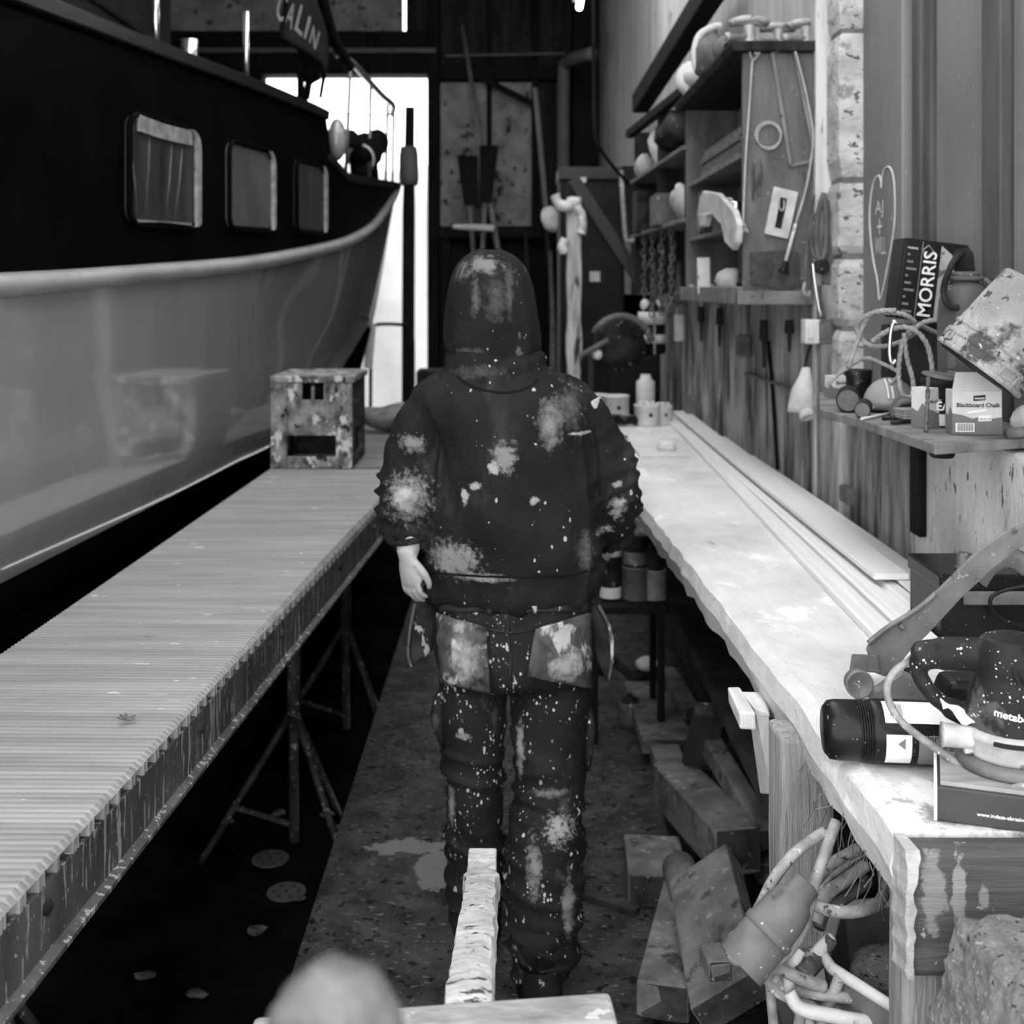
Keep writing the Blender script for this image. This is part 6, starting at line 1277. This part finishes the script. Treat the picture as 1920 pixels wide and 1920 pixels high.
fbp = tag(MB().hexa([Vector((*P(1200, 858, 5.07).xy, BZ+.001)), Vector((*P(1292, 858, 5.07).xy, BZ+.001)), Vector((*P(1268, 818, 5.8).xy, BZ+.001)), Vector((*P(1165, 815, 5.86).xy, BZ+.001)), Vector((*P(1200, 858, 5.07).xy, BZ+.013)), Vector((*P(1292, 858, 5.07).xy, BZ+.013)), Vector((*P(1268, 818, 5.8).xy, BZ+.013)), Vector((*P(1165, 815, 5.86).xy, BZ+.013))]).build('ply_sheet', 'bench_top', bevel=.002), 'square of thin ply lying on the bench before the pots', 'ply sheet')
o = Vector((*P(1250, 851, 5.22).xy, BZ+.0145))
tag(MB().lathe([(.042, 0), (.044, .004), (.036, .03), (.028, .038), (.01, .04)], o, n=20).build('upturned_bowl', 'white_plastic', smooth=True), 'small white bowl upside down on the ply square', 'bowl')
tag(MB().ell((.50, 5.62, BZ+.021), (.05, .03, .008)).build('trowel_blade', 'clutter_mid', smooth=True), 'small grey filling blade on the ply square', 'blade')
tag(MB().tube(cr([(.52, 6.3, BZ+.03), (.58, 6.2, BZ+.035), (.66, 6.25, BZ+.03), (.70, 6.35, BZ+.03)], 4), .028, 8).rough(.01, 20).build('black_clamp', 'black_plastic', smooth=True), 'black lumpy clamp lying before the white pots', 'clamp')
# ---------------------------------------------------------------- timber offcuts along the walkway
def offcut(a, b, w_, h, label, mt='old_timber', up=(0, 0, 1), seed=0, endm='end_grain', cat='timber'):
    a, b = Vector(a), Vector(b); t = thing('timber_offcut', label, cat, ((a.x+b.x)/2, (a.y+b.y)/2, 0), 'timber offcuts along the walkway')
    m = MB().bar(a, b, w_, h, up)
    for p in m.v: p += noise.noise_vector(p*7+Vector((seed, 0, 0)))*.006
    m.build('timber', mt, t, bevel=.006)
    d_ = (b-a).normalized()
    MB().bar(b-d_*.002, b+d_*.0015, w_*.92, h*.92, up).build('cut_end', endm, t)
    return t
G = lambda x, y, z: Vector(((x-960)/F*((CH-z)*F/(y-HZ)), (CH-z)*F/(y-HZ), z))      # a point at height z seen at x, y
offcut(G(1262, 1466, .16), G(1385, 1598, .20), .125, .12, 'squared log with dark sawn end leaning over the pile', seed=1)
offcut(G(1222, 1592, .045), G(1232, 1672, .045), .155, .085, 'short squared block standing alone on the walkway', seed=2)
offcut(G(1322, 1635, .21), G(1372, 1880, .15), .17, .07, 'broad pale plank tilted against the bench leg', up=(-.55, .1, .8), seed=3)
offcut(G(1290, 1660, .05), G(1243, 1880, .07), .115, .08, 'long rough plank with wet dark end nearest the camera', seed=4)
offcut(G(1330, 1782, .25), G(1352, 1822, .25), .05, .04, 'small dark chock on the broad pale plank', seed=5)
offcut(G(1420, 1790, .16), G(1360, 1870, .13), .07, .06, 'short pale stick crossing below the broad plank', seed=6)
offcut(G(1330, 1390, .30), G(1440, 1575, .22), .055, .06, 'slim lath sloping down to the bench leg', seed=7)
offcut(G(1300, 1460, .16), G(1330, 1330, .42), .09, .05, 'dark board standing tilted behind the squared log', 'dark_timber', (0, 1, 0), 8)
offcut(G(1215, 1290, .05), G(1255, 1400, .06), .19, .05, 'flat wide slab lying among the far offcuts', seed=9)
offcut(G(1245, 1405, .04), G(1262, 1452, .04), .10, .06, 'pale square offcut under the flat slab', 'shelf_wood', seed=10)
offcut(G(1250, 1260, .12), G(1300, 1340, .12), .06, .05, 'narrow grey batten beside the flat slab', seed=11)
offcut(G(1190, 1232, .03), G(1225, 1262, .03), .20, .05, 'low dark board across the far end of the pile', 'dark_timber', seed=12)
offcut(G(1265, 1150, .22), G(1390, 1420, .25), .08, .10, 'long dark timber lying under the bench', 'dark_timber', seed=13)
offcut(G(1290, 1170, .12), G(1420, 1500, .12), .10, .10, 'second long dark timber low under the bench', 'dark_timber', seed=14)
offcut(G(1395, 1560, .10), G(1440, 1640, .12), .06, .05, 'knotty stub of timber against the bench leg', seed=16)
offcut(G(1255, 1500, .05), G(1290, 1590, .05), .06, .06, 'dark stub under the squared log', 'dark_timber', seed=17)
b = MB().bar(G(1085, 1672, .01), G(1195, 1708, .01), .03, .016); tag(stand(b, .001).build('lath', 'dark_timber'), 'thin dark lath lying flat on the concrete', 'lath')
o = G(1278, 1715, 0); rows = []
for dy in (-.12, .05): rows.append([o+Vector((.045*math.cos(a), dy, .10+.045*math.sin(a))) for a in np.linspace(-.35, math.pi+.35, 15)]+[o+Vector((.039*math.cos(a), dy, .10+.039*math.sin(a))) for a in np.linspace(math.pi+.35, -.35, 15)])
tag(MB().loft(rows).build('pipe_offcut', 'clutter_mid', smooth=True), 'cut length of grey half-round pipe lying on the planks', 'pipe offcut')
pt = thing('small_pot', 'small grey pot with dark lid beside the flat slab', 'pot', tuple(G(1180, 1362, 0)))
MB().lathe([(.030, 0), (.034, .004), (.040, .085), (.038, .09)], G(1180, 1360, .0), n=18).build('pot', 'clutter_mid', pt, smooth=True)
MB().lathe([(.034, .088), (.034, .10), (.012, .104), (.012, .12)], G(1180, 1360, .0), n=16).build('lid', 'clutter_dark', pt, smooth=True)
tag(stand(MB().ell(G(1215, 1262, .05), (.05, .04, .03)).rough(.02, 16), .056).build('white_scrap', 'paper', smooth=True), 'pale crumpled scrap on the far low board', 'scrap')
tag(stand(MB().ell(G(1125, 1240, .05), (.06, .06, .05)).rough(.02, 16), .001).build('dark_bundle', 'clutter_dark', smooth=True), 'dark bundle on the concrete beyond the hip pocket', 'bundle')
# tins on a low stand under the bench
tst = thing('tin_stand', 'black open stand holding the paint tins under the bench', 'stand', (.42, 4.45, 0))
MB().bb((.28, 4.30, .475), (.565, 4.62, .50)).build('top', 'black_wood', tst)
for x, y in ((.30, 4.58), (.54, 4.58), (.54, 4.33), (.30, 4.33)): MB().bb((x-.012, y-.012, 0), (x+.012, y+.012, .475)).build('leg', 'black_wood', tst)
def tin(x, ybase, z, r, h, label, mt, band=None):
    D_ = 4.42; o = P(x, 0, D_); o.z = z; t = thing('paint_tin', label, 'paint tin', tuple(o), 'paint tins under the bench')
    MB().lathe([(r*.97, 0), (r, .003), (r, h-.004), (r*1.03, h-.003), (r*1.03, h), (r*.9, h+.001), (r*.86, h-.006)], o, n=24).build('body', mt, t, smooth=True)
    if band: MB().lathe([(r*1.005, h*band[0]), (r*1.005, h*band[1])], o, n=24, cap=False).build('label', band[2], t, smooth=True)
tin(1145, 0, .501, .040, .16, 'dark tin with pale base band left of the stacked tins', 'clutter_dark', (.05, .3, 'paper'))
tin(1145, 0, .662, .040, .10, 'pale labelled tin stacked on the banded tin', 'paper')
tin(1145, 0, .763, .040, .06, 'small dark tin topping the left stack', 'clutter_mid', (.2, .6, 'paper'))
tin(1192, 0, .501, .048, .12, 'dull metal tin at the foot of the middle stack', 'steel_grey')
tin(1192, 0, .622, .046, .115, 'glossy dark tin in the middle of the stack', 'clutter_dark', (.1, .5, 'clutter_mid'))
tin(1228, 0, .501, .042, .11, 'shiny steel tin at the right foot of the stack', 'galv')
tin(1226, 0, .612, .036, .10, 'dark tin on top of the shiny steel tin', 'clutter_dark')
tin(1205, 0, .738, .030, .06, 'bright metal tin topping the middle stack', 'galv')
# ---------------------------------------------------------------- leads and tub under the near end of the bench
M('lead_pale', .20, .34, 40, rough=.6, bump=.2, specks=((.5, 90, .68, (1, 1, 1)), (.06, 50, .68, (1, 1, 1))))
M('lead_dark', .06, .12, 50, rough=.6, bump=.3, specks=((.4, 90, .68, (1, 1, 1)),))
M('plug_blue', .10, .13, 30, rough=.45, bump=.04, specks=((.5, 90, .735, (1, 1, 1)),))
def lead(pts, r, label, mt='lead_pale', D_=1.80):
    return tag(MB().tube(cr([P(x, y, D_+d_) for x, y, d_ in pts], 7), r*1.22, 8).build('extension_lead', mt, smooth=True), label, 'cable', 'extension leads under the bench')
lead([(1568, 1540, .05), (1530, 1650, 0), (1505, 1740, -.03), (1470, 1790, -.05), (1432, 1805, -.06), (1440, 1790, -.04), (1480, 1750, 0)], .0075, 'pale lead falling from the bench past the blue plug')
lead([(1545, 1560, .05), (1490, 1600, 0), (1450, 1650, 0), (1425, 1700, 0), (1400, 1740, .02), (1375, 1760, .02), (1372, 1790, .02), (1385, 1800, .0), (1412, 1785, .0)], .0070, 'speckled lead crossing the bench leg in front of the timber')
lead([(1610, 1590, .12), (1560, 1620, .10), (1525, 1660, .05), (1520, 1690, .0), (1560, 1708, -.02), (1610, 1708, -.02), (1650, 1690, .02), (1665, 1650, .08)], .0075, 'pale lead bent in a wide hook above the tub')
lead([(1450, 1830, 0), (1470, 1850, 0), (1540, 1865, -.02), (1600, 1872, -.02), (1650, 1880, 0)], .0075, 'pale lead running low in front of the tub')
lead([(1480, 1860, -.03), (1500, 1890, -.04), (1560, 1905, -.05), (1630, 1915, -.05), (1690, 1900, -.03)], .0085, 'thick white lead at the very bottom of the coil', 'white_plastic')
lead([(1500, 1780, .0), (1480, 1830, -.01), (1490, 1880, -.01), (1520, 1920, 0), (1570, 1960, .02)], .0075, 'pale lead looping down the left of the tub', 'white_plastic')
lead([(1520, 1790, .02), (1510, 1830, .0), (1545, 1880, .0), (1600, 1920, 0)], .007, 'grey lead twisted beside the tub')
lead([(1450, 1790, .04), (1445, 1850, .03), (1452, 1930, .03)], .0065, 'grey lead hanging straight down the bench leg')
lead([(1600, 1640, .15), (1570, 1660, .14), (1545, 1690, .12), (1530, 1720, .1)], .008, 'dark lead behind the wide hook', 'lead_dark')
lead([(1480, 1775, .05), (1500, 1790, .05), (1545, 1780, .04), (1560, 1760, .04)], .008, 'dark speckled lead curling under the plug', 'lead_dark')
lead([(1630, 1650, .14), (1590, 1680, .12), (1550, 1705, .1), (1535, 1740, .08)], .008, 'second dark lead behind the wide hook', 'lead_dark')
lead([(1540, 1790, .06), (1515, 1815, .0), (1500, 1830, -.02)], .012, 'thick dark hose stub in front of the coil', 'lead_dark')
lead([(1505, 1880, -.02), (1500, 1910, -.02), (1490, 1960, 0)], .007, 'grey lead dropping out of frame below the coil')
lead([(1545, 1850, -.02), (1500, 1835, -.03), (1455, 1815, -.02), (1440, 1830, 0), (1460, 1860, .0), (1530, 1890, -.02)], .0075, 'speckled lead wound flat across the front of the coil')
lead([(1480, 1800, .02), (1475, 1850, 0), (1510, 1885, -.01), (1575, 1890, 0), (1620, 1870, .03)], .0075, 'pale lead making the inner loop of the coil')
lead([(1575, 1830, -.02), (1560, 1870, -.02), (1545, 1905, -.02), (1535, 1950, -.02)], .0075, 'grey lead slanting down in front of the tub corner')
lead([(1610, 1600, .14), (1575, 1625, .13), (1540, 1655, .12), (1520, 1700, .1)], .0085, 'pale lead deepest under the bench top')
lead([(1625, 1620, .12), (1585, 1650, .11), (1548, 1680, .1), (1530, 1730, .08)], .0085, 'grey lead second deepest under the bench top')
lead([(1560, 1760, .05), (1530, 1790, .03), (1512, 1830, .02), (1530, 1860, .02)], .008, 'pale lead crossing behind the dark hose stub', 'white_plastic')
pg = thing('plug_connector', 'smooth grey industrial plug connector hanging by the bench leg', 'plug', P(1440, 1810, 1.74))
a_ = P(1418, 1775, 1.735); ap = (P(1505, 1668, 1.76)-a_).normalized()
MB().lathe([(.036, -.035), (.037, -.033), (.037, .02), (.033, .022), (.0335, -.033)], a_, ap, 28, cap=False).build('socket_sleeve', 'plug_blue', pg, smooth=True)
MB().lathe([(.030, 0), (.030, .001)], a_, ap, 24).build('contact_face', 'ink', pg)
MB().lathe([(.037, .02), (.039, .022), (.039, .032), (.036, .034), (.035, .06), (.030, .085), (.022, .092), (.021, .115), (.014, .118)], a_, ap, 28).build('body', 'plug_blue', pg, smooth=True)
MB().bar(a_+ap*.07+Vector((-.022, -.012, .022)), a_+ap*.085+Vector((-.02, -.012, .022)), .008, .012).build('latch', 'plug_blue', pg)
tu = thing('storage_tub', 'grey plastic tub with white rim under the bench end', 'tub', (.66, 1.86, .43))
rim = [P(*v) for v in ((1640, 1890, 1.76), (1548, 1815, 1.78), (1543, 1795, 1.79), (1562, 1735, 1.90), (1572, 1718, 1.95), (1640, 1680, 2.0), (1760, 1690, 2.0), (1760, 1880, 1.78))]
zt = .69; rim = [Vector((p.x, p.y, zt)) for p in rim]
zt = .625; rim = [Vector((.545, 1.70, zt)), Vector((.482, 1.80, zt)), Vector((.478, 1.83, zt)), Vector((.530, 1.955, zt)), Vector((.55, 1.98, zt)), Vector((.78, 2.02, zt)), Vector((.82, 1.97, zt)), Vector((.84, 1.72, zt))]
ct = sum(rim, Vector())/8
MB().loft([[p for p in rim], [ct+(p-ct)*.84-Vector((0, 0, .188)) for p in rim]], cap=False).grid([[ct+(p-ct)*.84-Vector((0, 0, .187)) for p in rim[:4]], [ct+(p-ct)*.84-Vector((0, 0, .187)) for p in reversed(rim[4:])]]).build('shell', 'rubber_grey', tu, solid=.004)
MB().tube(rim, .009, 8, closed=True).build('rim', 'white_plastic', tu, smooth=True)
for i, (x, y, r, lb) in enumerate(((.59, 1.87, (.06, .05, .04), 'smooth speckled stone in the tub, uppermost'), (.60, 1.78, (.045, .04, .035), 'speckled stone in the tub nearest its front corner'), (.70, 1.92, (.05, .05, .03), 'speckled stone deep in the tub by the bench leg'))):
    tag(MB().ell((x, y, .55+.03*(i == 0)), r).rough(.012, 18, i).build('stone', 'rough_concrete', smooth=True), lb, 'stone', 'stones in the tub')
# straw caught under the bench edge
b = MB(); r5 = random.Random(4)
for k in range(70):
    Y = r5.uniform(1.62, 2.3); o = Vector((bx(Y)+r5.uniform(.0, .03), Y, BZ-.09)); e = o+Vector((r5.uniform(-.03, .02), r5.uniform(-.03, .03), -r5.uniform(.02, .09)))
    b.tube([o, (o+e)/2+Vector((r5.uniform(-.01, .01), 0, 0)), e], .0008, 3)
so_ = b.build('straw', 'shelf_wood'); so_['kind'] = 'stuff'; tag(so_, 'wisps of dry straw caught under the bench edge', 'straw')
